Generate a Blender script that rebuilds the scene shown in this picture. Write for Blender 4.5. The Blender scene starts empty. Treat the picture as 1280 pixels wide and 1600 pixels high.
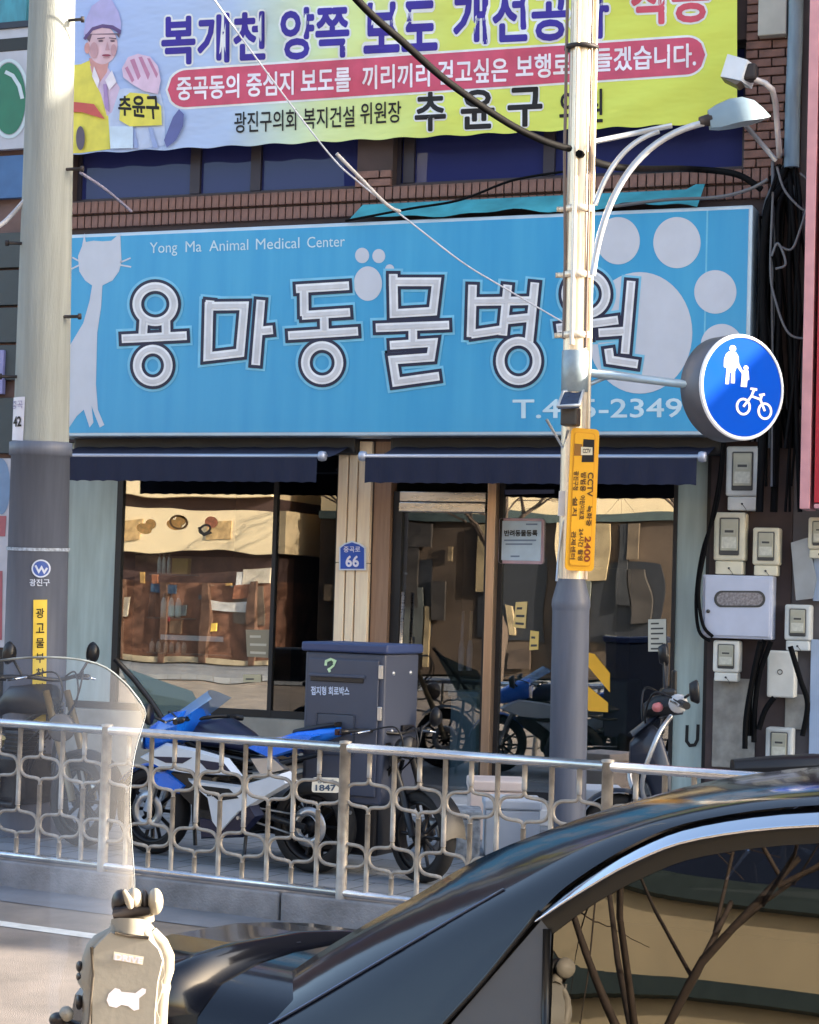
import bpy, bmesh, math, random
from mathutils import Vector, Matrix
random.seed(7)
S = bpy.context.scene
COL = S.collection
R = math.radians
V = Vector

# ------------------------------------------------------------------ camera
FPX, YAW, PITCH, ROLL = 3000.0, R(20.4), R(2.67), 0.03
CAM = V((5.23, -14.06, 1.75))
FWD = V((-math.sin(YAW) * math.cos(PITCH), math.cos(YAW) * math.cos(PITCH), math.sin(PITCH)))
RT0 = V((math.cos(YAW), math.sin(YAW), 0))
UP0 = RT0.cross(FWD)
RT = RT0 * math.cos(ROLL) + UP0 * math.sin(ROLL)
UP = UP0 * math.cos(ROLL) - RT0 * math.sin(ROLL)
cd = bpy.data.cameras.new('camera')
cd.sensor_fit = 'HORIZONTAL'; cd.sensor_width = 36; cd.lens = 36 * FPX / 1280
cd.clip_start = 0.1; cd.clip_end = 2000
cam = bpy.data.objects.new('camera', cd); COL.objects.link(cam)
cam.matrix_world = Matrix(((RT.x, UP.x, -FWD.x, CAM.x), (RT.y, UP.y, -FWD.y, CAM.y), (RT.z, UP.z, -FWD.z, CAM.z), (0, 0, 0, 1)))
S.camera = cam

# ------------------------------------------------------------------ sky, sun, exposure
SUN_EL, SUN_AZ = R(18), R(17.3)          # azimuth measured from +X towards +Y (behind the shop, from the right)
wd = bpy.data.worlds.new('World'); S.world = wd; wd.use_nodes = True
nt = wd.node_tree
sky = nt.nodes.new('ShaderNodeTexSky'); sky.sky_type = 'NISHITA'; sky.sun_disc = False
sky.sun_elevation = SUN_EL; sky.sun_rotation = math.pi / 2 - SUN_AZ
sky.air_density = 1.0; sky.dust_density = 3.0; sky.ozone_density = 0.4
nt.nodes['Background'].inputs[1].default_value = 0.15
nt.links.new(sky.outputs[0], nt.nodes['Background'].inputs[0])
sl = bpy.data.lights.new('sun', 'SUN'); sl.energy = 5.0; sl.angle = R(0.5); sl.color = (1.0, 0.87, 0.70)
sun = bpy.data.objects.new('sun', sl); COL.objects.link(sun)
SD = V((math.cos(SUN_EL) * math.cos(SUN_AZ), math.cos(SUN_EL) * math.sin(SUN_AZ), math.sin(SUN_EL)))
sun.rotation_euler = SD.to_track_quat('Z', 'Y').to_euler(); sun.location = (20, 5, 20)
S.view_settings.view_transform = 'Standard'; S.view_settings.look = 'None'
S.view_settings.exposure = 2.0; S.view_settings.gamma = 1

# ------------------------------------------------------------------ pixel geometry
def ray(px, py):
    return FWD + RT * ((px - 640) / FPX) - UP * ((py - 800) / FPX)
def hit(px, py, o, n):
    d = ray(px, py); return CAM + d * ((o - CAM).dot(n) / d.dot(n))
def FA(px, py, off=0.0):                  # shop front plane, off = metres in front of it
    return hit(px, py, V((0, -off, 0)), V((0, 1, 0)))
def W(px, py, depth):                     # point at a distance along the view axis
    return CAM + ray(px, py) * depth
RD = V((math.cos(R(8)), -math.sin(R(8)), 0)); RN = V((math.sin(R(8)), math.cos(R(8)), 0))   # street direction, across
def xs(*a): return FA(*a).x
def zs(*a): return FA(*a).z

# ------------------------------------------------------------------ materials
def lin(c):
    c /= 255.0
    return c / 12.92 if c <= 0.04045 else ((c + 0.055) / 1.055) ** 2.4
def C(r, g, b): return (lin(r), lin(g), lin(b))
MATS = {}
def M(name, col, rough=0.6, metal=0.0, var=0.12, scale=6.0, bump=0.0, spec=0.5, coat=0.0, stretch=None, detail=4, bscale=None):
    if name in MATS: return MATS[name]
    m = bpy.data.materials.new(name); m.use_nodes = True; t = m.node_tree; N = t.nodes; L = t.links
    p = N['Principled BSDF']; p.inputs['Roughness'].default_value = rough; p.inputs['Metallic'].default_value = metal
    p.inputs['Specular IOR Level'].default_value = spec; p.inputs['Coat Weight'].default_value = coat
    p.inputs['Base Color'].default_value = (*col, 1)
    if var or bump:
        tc = N.new('ShaderNodeTexCoord'); mp = N.new('ShaderNodeMapping')
        if stretch: mp.inputs['Scale'].default_value = stretch
        L.new(tc.outputs['Object'], mp.inputs[0])
        ns = N.new('ShaderNodeTexNoise'); ns.inputs['Scale'].default_value = scale; ns.inputs['Detail'].default_value = detail
        L.new(mp.outputs[0], ns.inputs[0])
        if var:
            mx = N.new('ShaderNodeMix'); mx.data_type = 'RGBA'
            mx.inputs[6].default_value = (*[c * (1 - var) for c in col], 1); mx.inputs[7].default_value = (*[min(1, c * (1 + var)) for c in col], 1)
            rp = N.new('ShaderNodeMapRange'); rp.inputs[1].default_value = 0.3; rp.inputs[2].default_value = 0.7
            L.new(ns.outputs[0], rp.inputs[0]); L.new(rp.outputs[0], mx.inputs[0]); L.new(mx.outputs[2], p.inputs['Base Color'])
            r2 = N.new('ShaderNodeMapRange'); r2.inputs[3].default_value = max(0.02, rough * 0.8); r2.inputs[4].default_value = min(1, rough * 1.2)
            L.new(ns.outputs[0], r2.inputs[0]); L.new(r2.outputs[0], p.inputs['Roughness'])
        if bump:
            n2 = ns
            if bscale:
                n2 = N.new('ShaderNodeTexNoise'); n2.inputs['Scale'].default_value = bscale; n2.inputs['Detail'].default_value = 5; L.new(mp.outputs[0], n2.inputs[0])
            b = N.new('ShaderNodeBump'); b.inputs['Strength'].default_value = bump; b.inputs['Distance'].default_value = 0.02
            L.new(n2.outputs[0], b.inputs['Height']); L.new(b.outputs[0], p.inputs['Normal'])
    MATS[name] = m; return m
def GLASS(name, refl, tint=(1, 1, 1), rough=0.0, haze=0.0, hazecol=(0.8, 0.85, 0.9), wav=0.0):
    if name in MATS: return MATS[name]
    m = bpy.data.materials.new(name); m.use_nodes = True; t = m.node_tree; N = t.nodes; L = t.links
    N.remove(N['Principled BSDF']); out = N['Material Output']
    tr = N.new('ShaderNodeBsdfTransparent'); tr.inputs[0].default_value = (*tint, 1)
    gl = N.new('ShaderNodeBsdfGlossy'); gl.inputs['Roughness'].default_value = rough
    if wav:
        tc = N.new('ShaderNodeTexCoord'); ns = N.new('ShaderNodeTexNoise'); ns.inputs['Scale'].default_value = 1.3; ns.inputs['Detail'].default_value = 1
        b = N.new('ShaderNodeBump'); b.inputs['Strength'].default_value = wav; b.inputs['Distance'].default_value = 0.01
        L.new(tc.outputs['Object'], ns.inputs[0]); L.new(ns.outputs[0], b.inputs['Height']); L.new(b.outputs[0], gl.inputs['Normal'])
    mx = N.new('ShaderNodeMixShader'); mx.inputs[0].default_value = refl
    L.new(tr.outputs[0], mx.inputs[1]); L.new(gl.outputs[0], mx.inputs[2]); last = mx
    if haze:
        df = N.new('ShaderNodeBsdfDiffuse'); df.inputs[0].default_value = (*hazecol, 1)
        m2 = N.new('ShaderNodeMixShader'); m2.inputs[0].default_value = haze
        L.new(mx.outputs[0], m2.inputs[1]); L.new(df.outputs[0], m2.inputs[2]); last = m2
    L.new(last.outputs[0], out.inputs[0]); MATS[name] = m; return m

# ------------------------------------------------------------------ mesh builder
class MB:
    def __init__(s): s.v = []; s.f = []; s.sm = []
    def add(s, vs, fs, smooth=False):
        o = len(s.v); s.v += [V(p) for p in vs]; s.f += [[i + o for i in f] for f in fs]; s.sm += [smooth] * len(fs); return s
    def box(s, a, b, X=None):
        (x0, y0, z0), (x1, y1, z1) = a, b
        vs = [V(p) for p in ((x0, y0, z0), (x1, y0, z0), (x1, y1, z0), (x0, y1, z0), (x0, y0, z1), (x1, y0, z1), (x1, y1, z1), (x0, y1, z1))]
        if X: vs = [X @ p for p in vs]
        return s.add(vs, [(0, 3, 2, 1), (4, 5, 6, 7), (0, 1, 5, 4), (1, 2, 6, 5), (2, 3, 7, 6), (3, 0, 4, 7)])
    def rbox(s, a, b, r=0.01, X=None):    # box with chamfered edges
        bm = bmesh.new(); c = (V(a) + V(b)) / 2; d = V(b) - V(a)
        bmesh.ops.create_cube(bm, size=1, matrix=Matrix.Translation(c) @ Matrix.Diagonal((*d, 1)))
        bmesh.ops.bevel(bm, geom=bm.edges[:], offset=r, segments=2, affect='EDGES', profile=0.5)
        bm.verts.index_update()
        vs = [X @ v.co if X else v.co.copy() for v in bm.verts]; fs = [[v.index for v in f.verts] for f in bm.faces]; bm.free()
        return s.add(vs, fs)
    def tube(s, pts, r, n=8, caps=True, smooth=True, closed=False):
        pts = [V(p) for p in pts]; m = len(pts); rr = r if isinstance(r, (list, tuple)) else [r] * m
        vs = []; fs = []; ref = None
        for i, p in enumerate(pts):
            if closed: t = pts[(i + 1) % m] - pts[i - 1]
            else: t = pts[min(i + 1, m - 1)] - pts[max(i - 1, 0)]
            t.normalize()
            if ref is None: ref = V((0, 0, 1)) if abs(t.z) < 0.9 else V((1, 0, 0))
            u = t.cross(ref).normalized(); w = u.cross(t).normalized(); ref = w
            for k in range(n):
                a = 2 * math.pi * k / n; vs.append(p + (u * math.cos(a) + w * math.sin(a)) * rr[i])
        last = m if closed else m - 1
        for i in range(last):
            j = (i + 1) % m
            for k in range(n):
                l = (k + 1) % n; fs.append((i * n + k, j * n + k, j * n + l, i * n + l))
        s.add(vs, fs, smooth)
        if caps and not closed:
            o = len(s.v) - len(vs); s.f += [[o + k for k in range(n)][::-1], [o + (m - 1) * n + k for k in range(n)]]; s.sm += [False, False]
        return s
    def lathe(s, prof, X=None, n=24, smooth=True):   # prof: (r, h) pairs, axis = local z
        vs = []; fs = []
        for r, h in prof:
            for k in range(n):
                a = 2 * math.pi * k / n; p = V((r * math.cos(a), r * math.sin(a), h)); vs.append(X @ p if X else p)
        for i in range(len(prof) - 1):
            for k in range(n):
                l = (k + 1) % n; fs.append((i * n + k, i * n + l, (i + 1) * n + l, (i + 1) * n + k))
        return s.add(vs, fs, smooth)
    def prism(s, poly, d):                # planar 3D polygon extruded along vector d
        poly = [V(p) for p in poly]; d = V(d); n = len(poly)
        return s.add(poly + [p + d for p in poly], [list(range(n)), list(range(2 * n - 1, n - 1, -1))] + [(i, i + n, (i + 1) % n + n, (i + 1) % n) for i in range(n)])
    def poly(s, pts): return s.add(pts, [list(range(len(pts)))])
    def grid(s, rows, smooth=True):
        n = len(rows[0]); return s.add([p for r in rows for p in r], [(i * n + k, i * n + k + 1, (i + 1) * n + k + 1, (i + 1) * n + k) for i in range(len(rows) - 1) for k in range(n - 1)], smooth)
def frame_X(o, xdir, zdir=V((0, 0, 1))):
    x = V(xdir).normalized(); z = V(zdir); y = z.cross(x).normalized(); z = x.cross(y)
    return Matrix(((x.x, y.x, z.x, o[0]), (x.y, y.y, z.y, o[1]), (x.z, y.z, z.z, o[2]), (0, 0, 0, 1)))
def axis_X(o, axis):
    q = V(axis).to_track_quat('Z', 'Y').to_matrix().to_4x4(); return Matrix.Translation(V(o)) @ q

WL = {}
def worldloc(o): return WL.get(o.name, V((0, 0, 0)))
def mk(name, mb, m, parent=None, label=None, cat=None, group=None, kind=None, local=False):
    me = bpy.data.meshes.new(name)
    o = bpy.data.objects.new(name, me); COL.objects.link(o)
    vs = mb.v
    if parent is not None:
        o.parent = parent
        base = V((0, 0, 0)) if local else worldloc(parent)
        if not local:
            c = sum(vs, V((0, 0, 0))) / max(1, len(vs)); o.location = c - base; WL[o.name] = c; base = c
        me.from_pydata([p - base for p in vs], [], mb.f)
    else:
        if kind == 'structure' or not vs: base = V((0, 0, 0))
        else:
            lo = V([min(p[i] for p in vs) for i in range(3)]); hi = V([max(p[i] for p in vs) for i in range(3)])
            base = V(((lo.x + hi.x) / 2, (lo.y + hi.y) / 2, lo.z))
        o.location = base; WL[o.name] = base
        me.from_pydata([p - base for p in vs], [], mb.f)
    me.polygons.foreach_set('use_smooth', mb.sm); me.materials.append(m); me.update()
    tag(o, label, cat, group, kind); return o
def tag(o, label=None, cat=None, group=None, kind=None):
    if label: o['label'] = label
    if cat: o['category'] = cat
    if group: o['group'] = group
    if kind: o['kind'] = kind
    return o
def thing(name, label, cat, loc=(0, 0, 0), rz=0.0, group=None, kind=None):
    o = bpy.data.objects.new(name, None); COL.objects.link(o); o.location = loc; o.rotation_euler = (0, 0, rz); o.empty_display_size = 0.1
    WL[o.name] = V(loc); return tag(o, label, cat, group, kind)

# flat print on the shop front plane: pixel polygons, offset off in metres
def fpoly(pts, off, mb=None):
    mb = mb or MB(); mb.poly([FA(x, y, off) for x, y in pts]); return mb
def ell(cx, cy, rx, ry, n=32, rot=0.0):
    return [(cx + rx * math.cos(a) * math.cos(rot) - ry * math.sin(a) * math.sin(rot), cy + rx * math.cos(a) * math.sin(rot) + ry * math.sin(a) * math.cos(rot)) for a in [2 * math.pi * k / n for k in range(n)]]
def stroke_polys(path, w, closed=False):
    """offset a 2D pixel path into quads with mitred joints"""
    n = len(path); L = []; Rr = []
    for i, (x, y) in enumerate(path):
        if closed: a = path[i - 1]; b = path[(i + 1) % n]
        else: a = path[max(i - 1, 0)]; b = path[min(i + 1, n - 1)]
        def unit(p, q):
            d = math.hypot(q[0] - p[0], q[1] - p[1]) or 1; return ((q[0] - p[0]) / d, (q[1] - p[1]) / d)
        d1 = unit(a, (x, y)) if a != (x, y) else unit((x, y), b); d2 = unit((x, y), b) if b != (x, y) else d1
        tx, ty = d1[0] + d2[0], d1[1] + d2[1]; q = math.hypot(tx, ty) or 1; tx, ty = tx / q, ty / q
        nx, ny = -ty, tx; k = 1 / max(0.5, (-d1[1] * nx + d1[0] * ny))
        ex = ey = 0
        if not closed and i == 0: ex, ey = -d2[0] * EXT[0], -d2[1] * EXT[0]
        if not closed and i == n - 1: ex, ey = d1[0] * EXT[0], d1[1] * EXT[0]
        L.append((x + ex + nx * w / 2 * k, y + ey + ny * w / 2 * k)); Rr.append((x + ex - nx * w / 2 * k, y + ey - ny * w / 2 * k))
    out = []
    for i in range(n if closed else n - 1):
        j = (i + 1) % n; out.append([L[i], L[j], Rr[j], Rr[i]])
    return out
EXT = [0.0]
def strokes(paths, w, plane, off, ext=0.0):
    """flat strokes; plane(px,py,off); each path sits 0.2 mm above the one before"""
    mb = MB(); EXT[0] = ext
    for k, (path, closed) in enumerate(paths):
        for q in stroke_polys(path, w, closed): mb.poly([plane(x, y, off + k * 0.0002) for x, y in q])
    EXT[0] = 0.0
    return mb
DG = bpy.context.evaluated_depsgraph_get
def text_polys(s, bold=0.0, res=3):
    """triangles of a text; bold letters are the text laid down again a little to every side"""
    c = bpy.data.curves.new('txt', 'FONT'); c.body = s; c.resolution_u = res
    o = bpy.data.objects.new('txt', c); COL.objects.link(o)
    me = bpy.data.meshes.new_from_object(o.evaluated_get(DG()))
    v0 = [(v.co.x, v.co.y) for v in me.vertices]; f0 = [list(p.vertices) for p in me.polygons]
    bpy.data.objects.remove(o); bpy.data.curves.remove(c); bpy.data.meshes.remove(me)
    if bold < 0.004: return v0, f0, [0] * len(f0)
    vs, fs, lv = [], [], []; n = 8 if bold < 0.04 else 14
    for k in range(n):
        a = 2 * math.pi * k / n; q = len(vs)
        vs += [(x + bold * math.cos(a), y + bold * math.sin(a)) for x, y in v0]; fs += [[i + q for i in f] for f in f0]; lv += [k] * len(f0)
    return vs, fs, lv
def text_quad(s, quad, plane, bold=0.0, mb=None):
    """text fitted into a pixel quad tl,tr,br,bl on a plane function of (px,py)"""
    mb = mb or MB(); vs, fs, lv = text_polys(s, bold)
    if not vs: return mb
    x0 = min(v[0] for v in vs); x1 = max(v[0] for v in vs); y0 = min(v[1] for v in vs); y1 = max(v[1] for v in vs)
    tl, tr, br, bl = quad; pts = []
    for x, y in vs:
        u = (x - x0) / (x1 - x0); w = (y1 - y) / (y1 - y0)
        pts.append(plane((tl[0] * (1 - u) + tr[0] * u) * (1 - w) + (bl[0] * (1 - u) + br[0] * u) * w, (tl[1] * (1 - u) + tr[1] * u) * (1 - w) + (bl[1] * (1 - u) + br[1] * u) * w))
    for k in range(max(lv) + 1):
        ff = [f for f, l in zip(fs, lv) if l == k]; ids = sorted({i for f in ff for i in f}); mp = {i: j for j, i in enumerate(ids)}
        mb.add([pts[i] + (CAM - pts[i]).normalized() * (k * 6e-5) for i in ids], [[mp[i] for i in f] for f in ff])
    return mb
def rectq(x0, y0, x1, y1, dy=0.0): return [(x0, y0), (x1, y0 + dy), (x1, y1 + dy), (x0, y1)]

# ================================================================== SETTING
asph = M('asphalt', C(138, 127, 117), 0.85, var=0.32, scale=2.2, bump=0.6, bscale=220, detail=12)
mk('ground', MB().poly([(-400, -400, -0.03), (400, -400, -0.03), (400, 400, -0.03), (-400, 400, -0.03)]), M('soil', C(110, 105, 98), 0.9, var=0.1, scale=0.3), kind='structure')
KO = W(540, 1450, 10.2); KO.z = 0                      # a point on the kerb foot
def KP(s, t, z): return V((KO.x, KO.y, 0)) + RD * s + RN * t + V((0, 0, z))
mk('road', MB().poly([KP(-60, -18, 0), KP(60, -18, 0), KP(60, 0.05, 0), KP(-60, 0.05, 0)]), asph, kind='structure')
gut = M('gutter_concrete', C(120, 122, 128), 0.8, var=0.2, scale=3, bump=0.2, bscale=60)
mk('gutter', MB().poly([KP(-60, -0.42, 0.004), KP(60, -0.42, 0.004), KP(60, 0.0, 0.004), KP(-60, 0.0, 0.004)]), gut, kind='structure')
linep = M('road_paint', (0.72, 0.70, 0.64), 0.7, var=0.15, scale=12)
mk('road_line', MB().poly([KP(-60, -1.05, 0.004), KP(60, -1.05, 0.004), KP(60, -0.93, 0.004), KP(-60, -0.93, 0.004)]), linep, kind='structure')
pave = M('paving', C(128, 134, 142), 0.8, var=0.14, scale=4, bump=0.25, bscale=50)
def paving_joints(m):
    t = m.node_tree; N = t.nodes; L = t.links; p = N['Principled BSDF']
    tc = N.new('ShaderNodeTexCoord'); mp = N.new('ShaderNodeMapping'); mp.inputs['Rotation'].default_value = (0, 0, R(8))
    bt = N.new('ShaderNodeTexBrick'); bt.inputs['Scale'].default_value = 1.0; bt.inputs['Brick Width'].default_value = 0.3; bt.inputs['Row Height'].default_value = 0.3; bt.inputs['Mortar Size'].default_value = 0.006
    bt.inputs['Color1'].default_value = (0.86, 0.86, 0.86, 1); bt.inputs['Color2'].default_value = (1.1, 1.08, 1.06, 1); bt.inputs['Mortar'].default_value = (0.35, 0.35, 0.35, 1)
    mx = N.new('ShaderNodeMix'); mx.data_type = 'RGBA'; mx.blend_type = 'MULTIPLY'; mx.inputs[0].default_value = 1.0
    src = p.inputs['Base Color'].links[0].from_socket
    L.new(tc.outputs['Object'], mp.inputs[0]); L.new(mp.outputs[0], bt.inputs[0]); L.new(src, mx.inputs[6]); L.new(bt.outputs['Color'], mx.inputs[7]); L.new(mx.outputs[2], p.inputs['Base Color'])
paving_joints(pave)
mk('sidewalk', MB().prism([KP(-30, 0.17, 0.15), KP(30, 0.17, 0.15), (KP(30, 0, 0).x, 0.3, 0.15), (KP(-30, 0, 0).x, 0.3, 0.15)], (0, 0, -0.14)), pave, kind='structure')
# kerb: one stone per metre
kerb = thing('kerb', None, None, KP(0, 0, 0), kind='structure')
kst = M('kerb_stone', C(134, 134, 138), 0.8, var=0.3, scale=7, bump=0.35, bscale=70)
XK = frame_X(KP(0, 0, 0), RD)
kmesh = None
for k in range(-8, 7):
    s0 = -0.42 + k * 1.0
    if kmesh is None:
        ko = mk('kerb_stone', MB().rbox((s0 + 0.008, 0.0, -0.02), (s0 + 0.992, 0.165, 0.155), 0.012, XK), kst, kerb); kmesh = ko; k0 = k; loc0 = ko.location.copy()
    else:
        c = kmesh.copy(); COL.objects.link(c); c.parent = kerb; c.location = loc0 + RD * (k - k0) + V((0, 0, random.uniform(-0.004, 0.003)))

# ================================================================== SHOP BUILDING
brickm = M('brick', C(122, 92, 84), 0.85, var=0.25, scale=11, bump=0.3, bscale=60)
mortar = M('mortar', C(70, 58, 58), 0.9, var=0.2, scale=6, bump=0.2)
X0, X1 = xs(96, 500), xs(1245, 500)                    # shop's left and right limits
ZS0, ZS1 = zs(640, 343), zs(640, 681)                  # sign top / bottom
ZW0, ZW1 = zs(480, 296), zs(640, 100)                  # first-floor window sill / head
HTOP = 8.6  # roofline above the view, set for the shade it casts
shop = thing('shop_building', 'two storey brown brick building holding the animal hospital under the blue sign', 'building', ((X0 + X1) / 2, 0, 0.15))
wm = MB()
wm.box((X0, 0, ZW1), (X1, 6, HTOP))                    # above the windows
wm.box((X0, 0, zs(640, 690)), (X1, 0.4, ZW0))          # band behind the sign
px_p0, px_p1 = xs(558, 270), xs(613, 270)
wm.box((px_p0, 0, ZW0), (px_p1, 0.4, ZW1))
xr0 = xs(1164, 200)
wm.box((xr0, 0, ZW0), (X1, 0.4, ZW1))
wm.box((X0 - 0.0, 0, ZW0), (xs(112, 270), 0.4, ZW1))
wm.box((xs(1108, 900), 0, 0.15), (X1, 0.4, zs(640, 690)))   # meter wall
wm.box((X0, 0.4, ZW0 - 0.6), (X1, 6, ZW0 - 0.3))       # floor slab
wm.box((X0, 5.6, 0.15), (X1, 6, ZW1))
wm.box((X0, 0.4, 0.15), (X0 + 0.15, 5.6, ZW0 - 0.6)); wm.box((X1 - 0.15, 0.4, 0.15), (X1, 5.6, ZW0 - 0.6))
mk('wall', wm, mortar, shop)
# bricks
def brick_set(lst):
    base = {}
    for (x0, x1, z0, z1, pr) in lst:
        key = (round(x1 - x0, 3), round(z1 - z0, 3))
        loc = V(((x0 + x1) / 2, -pr / 2, (z0 + z1) / 2))
        if key not in base:
            w, h = (x1 - x0) / 2, (z1 - z0) / 2
            o = mk('brick', MB().rbox(loc - V((w, 0.03, h)), loc + V((w, 0.03, h)), 0.005), brickm, shop); base[key] = o
        else:
            c = base[key].copy(); COL.objects.link(c); c.parent = shop; c.location = loc + V((0, random.uniform(-0.003, 0.003), 0)) - WL[shop.name]
bl = []
zc1, zc2, zc3, zc4 = zs(480, 300), zs(480, 319), zs(480, 323), zs(480, 342)
p = 0.066; n = int((X1 - X0) / p)
for i in range(n):
    x = X0 + 0.01 + i * p
    bl.append((x, x + p - 0.010, zc2, zc1, 0.03)); bl.append((x, x + p - 0.010, zc4, zc3, 0.012))
zz = zc1 + 0.012; r = 0
while zz < zs(1190, -30):
    w = 0.19; xa = xr0 + (0 if r % 2 else -0.1)
    while xa < xr0 + 0.36:
        a, b = max(xa, xr0 + 0.003), min(xa + w, xr0 + 0.36)
        if b - a > 0.05: bl.append((round(a, 3), round(b, 3), zz, zz + 0.057, 0.016))
        xa += w + 0.01
    if zz < ZW1 - 0.9:
        h = px_p1 - px_p0
        sp = [(0, 0.66), (0.7, 1)] if r % 2 else [(0, 0.32), (0.36, 1)]
        for a, b in sp: bl.append((px_p0 + a * h, px_p0 + b * h, zz, zz + 0.057, 0.016))
    zz += 0.068; r += 1
brick_set(bl)
# first-floor windows
frm = M('dark_frame', C(58, 54, 66), 0.5, metal=0.3, var=0.1)
bluep = GLASS('blue_glass', 0.16, (0.4, 0.45, 0.9), haze=0.8, hazecol=C(50, 57, 114), wav=0.05)
dark = M('dark_interior', C(34, 34, 38), 0.9, var=0.3, scale=2)
def upper_window(xa, xb, mull):
    f = MB(); t = 0.035
    f.box((xa, 0.1, ZW0), (xb, 0.16, ZW0 + t)); f.box((xa, 0.1, ZW1 - t), (xb, 0.16, ZW1))
    cuts = [xa] + mull + [xb]
    for x in (xa + t / 2, xb - t / 2): f.box((x - t / 2, 0.1, ZW0 + t), (x + t / 2, 0.16, ZW1 - t))
    for x in mull: f.box((x - 0.045, 0.09, ZW0 + t), (x + 0.045, 0.165, ZW1 - t))
    w = mk('window', f, frm, shop)
    for i in range(len(cuts) - 1):
        a = cuts[i] + (0.045 if i else t); b = cuts[i + 1] - (0.045 if i < len(cuts) - 2 else t)
        mk('pane', MB().box((a, 0.125, ZW0 + t), (b, 0.131, ZW1 - t)), bluep, w)
    return w
upper_window(xs(112, 270), px_p0, [xs(297, 270), xs(392, 270)])
upper_window(px_p1, xr0, [xs(632, 270), xs(852, 270)])
mk('window_blind', MB().box((X0 + 0.2, 0.5, ZW0 - 0.1), (X1 - 0.2, 0.52, ZW1)), M('blind', C(40, 44, 84), 0.9, var=0.2, scale=3, stretch=(4, 1, 0.3)), shop)

# ------------------------------------------------ shop front
GO = -0.10                                             # glass plane
def FG(px, py, e=0.0): return FA(px, py, GO + e)
ZH = zs(640, 690); ZF = 0.19
ston = M('peach_stone', C(250, 222, 190), 0.45, var=0.12, scale=5, bump=0.08, stretch=(6, 6, 0.6))
alum = M('bronze_frame', C(190, 160, 135), 0.32, metal=0.75, var=0.1, stretch=(8, 8, 0.5))
stnl = M('stainless', C(205, 200, 196), 0.28, metal=0.95, var=0.12, stretch=(1, 1, 9))
blk = M('black_frame', C(26, 26, 30), 0.5, var=0.2)
shopglass = GLASS('shop_glass', 0.31, (0.86, 0.9, 0.9), wav=0.18)
film = M('frosted_film', C(166, 182, 180), 0.35, var=0.14, scale=3, stretch=(5, 1, 0.6))
# the stone column between the two windows: three strips with grooves
colx = [xs(524, 850, 0.05), xs(541, 850, 0.05), xs(556, 850, 0.05), xs(578, 850, 0.05)]
cb = MB().box((colx[0], 0.0, ZF - 0.04), (colx[3], 0.3, ZH))
column = mk('column', cb, M('grout', C(80, 66, 58), 0.9), shop)
for i in range(3):
    z = ZF - 0.04
    for h in (0.92, 0.97, ZH - ZF - 1.89 + 0.04):
        mk('stone_panel', MB().rbox((colx[i] + 0.006, -0.05, z + 0.002), (colx[i + 1] - 0.006, 0.0, z + h - 0.002), 0.006), ston, column)
        z += h
# steps in front of the door
stepm = M('step_stone', C(205, 200, 198), 0.6, var=0.15, scale=5, bump=0.1)
xd0, xd1, xd2, xd3 = xs(612, 900), xs(770, 900), xs(1052, 900), xs(1108, 900)
xa0, xa1 = X0 + 0.02, colx[0]
mk('step', MB().rbox((xd0 - 0.1, -0.55, 0.15), (xd3, 0.3, 0.27), 0.01), stepm, shop)
mk('plinth', MB().box((X0, -0.02, 0.15), (colx[0], 0.25, zs(330, 1118))), M('sill_stone', C(150, 146, 138), 0.6, var=0.2, scale=5), shop)
# left display window
ZSL = zs(330, 1118)
lw = MB()
for a, b in ((xa0, xa0 + 0.05), (xs(172, 900), xs(181, 900)), (xs(418, 900), xs(424, 900)), (xa1 - 0.05, xa1)):
    lw.box((a, 0.07, ZSL), (b, 0.13, ZH))
lw.box((xa0, 0.072, ZSL), (xa1, 0.128, ZSL + 0.06))
lwin = mk('shop_window', lw, blk, shop)
mk('pane', MB().box((xs(181, 900), 0.095, ZSL + 0.06), (xs(418, 900), 0.101, ZH)), shopglass, lwin)
mk('side_pane', MB().box((xs(424, 900), 0.095, ZSL + 0.06), (xa1 - 0.05, 0.101, ZH)), GLASS('dark_glass', 0.10, (0.4, 0.42, 0.45)), lwin)
mk('frosted_pane', MB().box((xa0 + 0.05, 0.09, ZSL + 0.06), (xs(172, 900), 0.10, ZH)), film, lwin)
mk('side_shutter', MB().box((xs(448, 900), 0.14, ZSL + 0.06), (xs(512, 900), 0.17, ZH)), blk, lwin)
# door bay
db = MB()
db.box((colx[3], 0.02, ZF), (xs(586, 900), 0.14, ZH)); 
mk('door_jamb_panel', MB().box((colx[3] + 0.005, 0.0, 0.27), (xs(607, 900), 0.13, ZH)), M('brown_panel', C(150, 118, 96), 0.4, var=0.15, stretch=(9, 9, 0.5)), shop)
dz1 = zs(690, 800); dz2 = zs(690, 768)
door = mk('door', MB().box((xs(608, 900), 0.05, 0.27), (xs(622, 900), 0.12, dz2)).box((xs(750, 1000), 0.05, 0.27), (xs(757, 1000), 0.12, dz1)), blk, shop)
mk('transom', MB().rbox((xs(622, 785), 0.02, dz1), (xs(757, 785), 0.13, dz1 + 0.075), 0.006).rbox((xs(622, 785), 0.03, dz1 + 0.08), (xs(757, 785), 0.12, dz2), 0.006), stnl, door)
mk('door_post', MB().rbox((xs(757, 1000), -0.02, 0.27), (xs(770, 1000), 0.13, ZH), 0.005), alum, door)
mk('door_glass', MB().box((xs(622, 900), 0.085, 0.27), (xs(750, 1000), 0.091, dz1)), GLASS('door_glass', 0.15, (0.7, 0.72, 0.75), wav=0.08), door)
mk('door_handle', MB().tube([FA(630, 925, 0.02), FA(627, 1000, 0.02), FA(625, 1060, 0.02)], 0.014), stnl, door)
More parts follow.
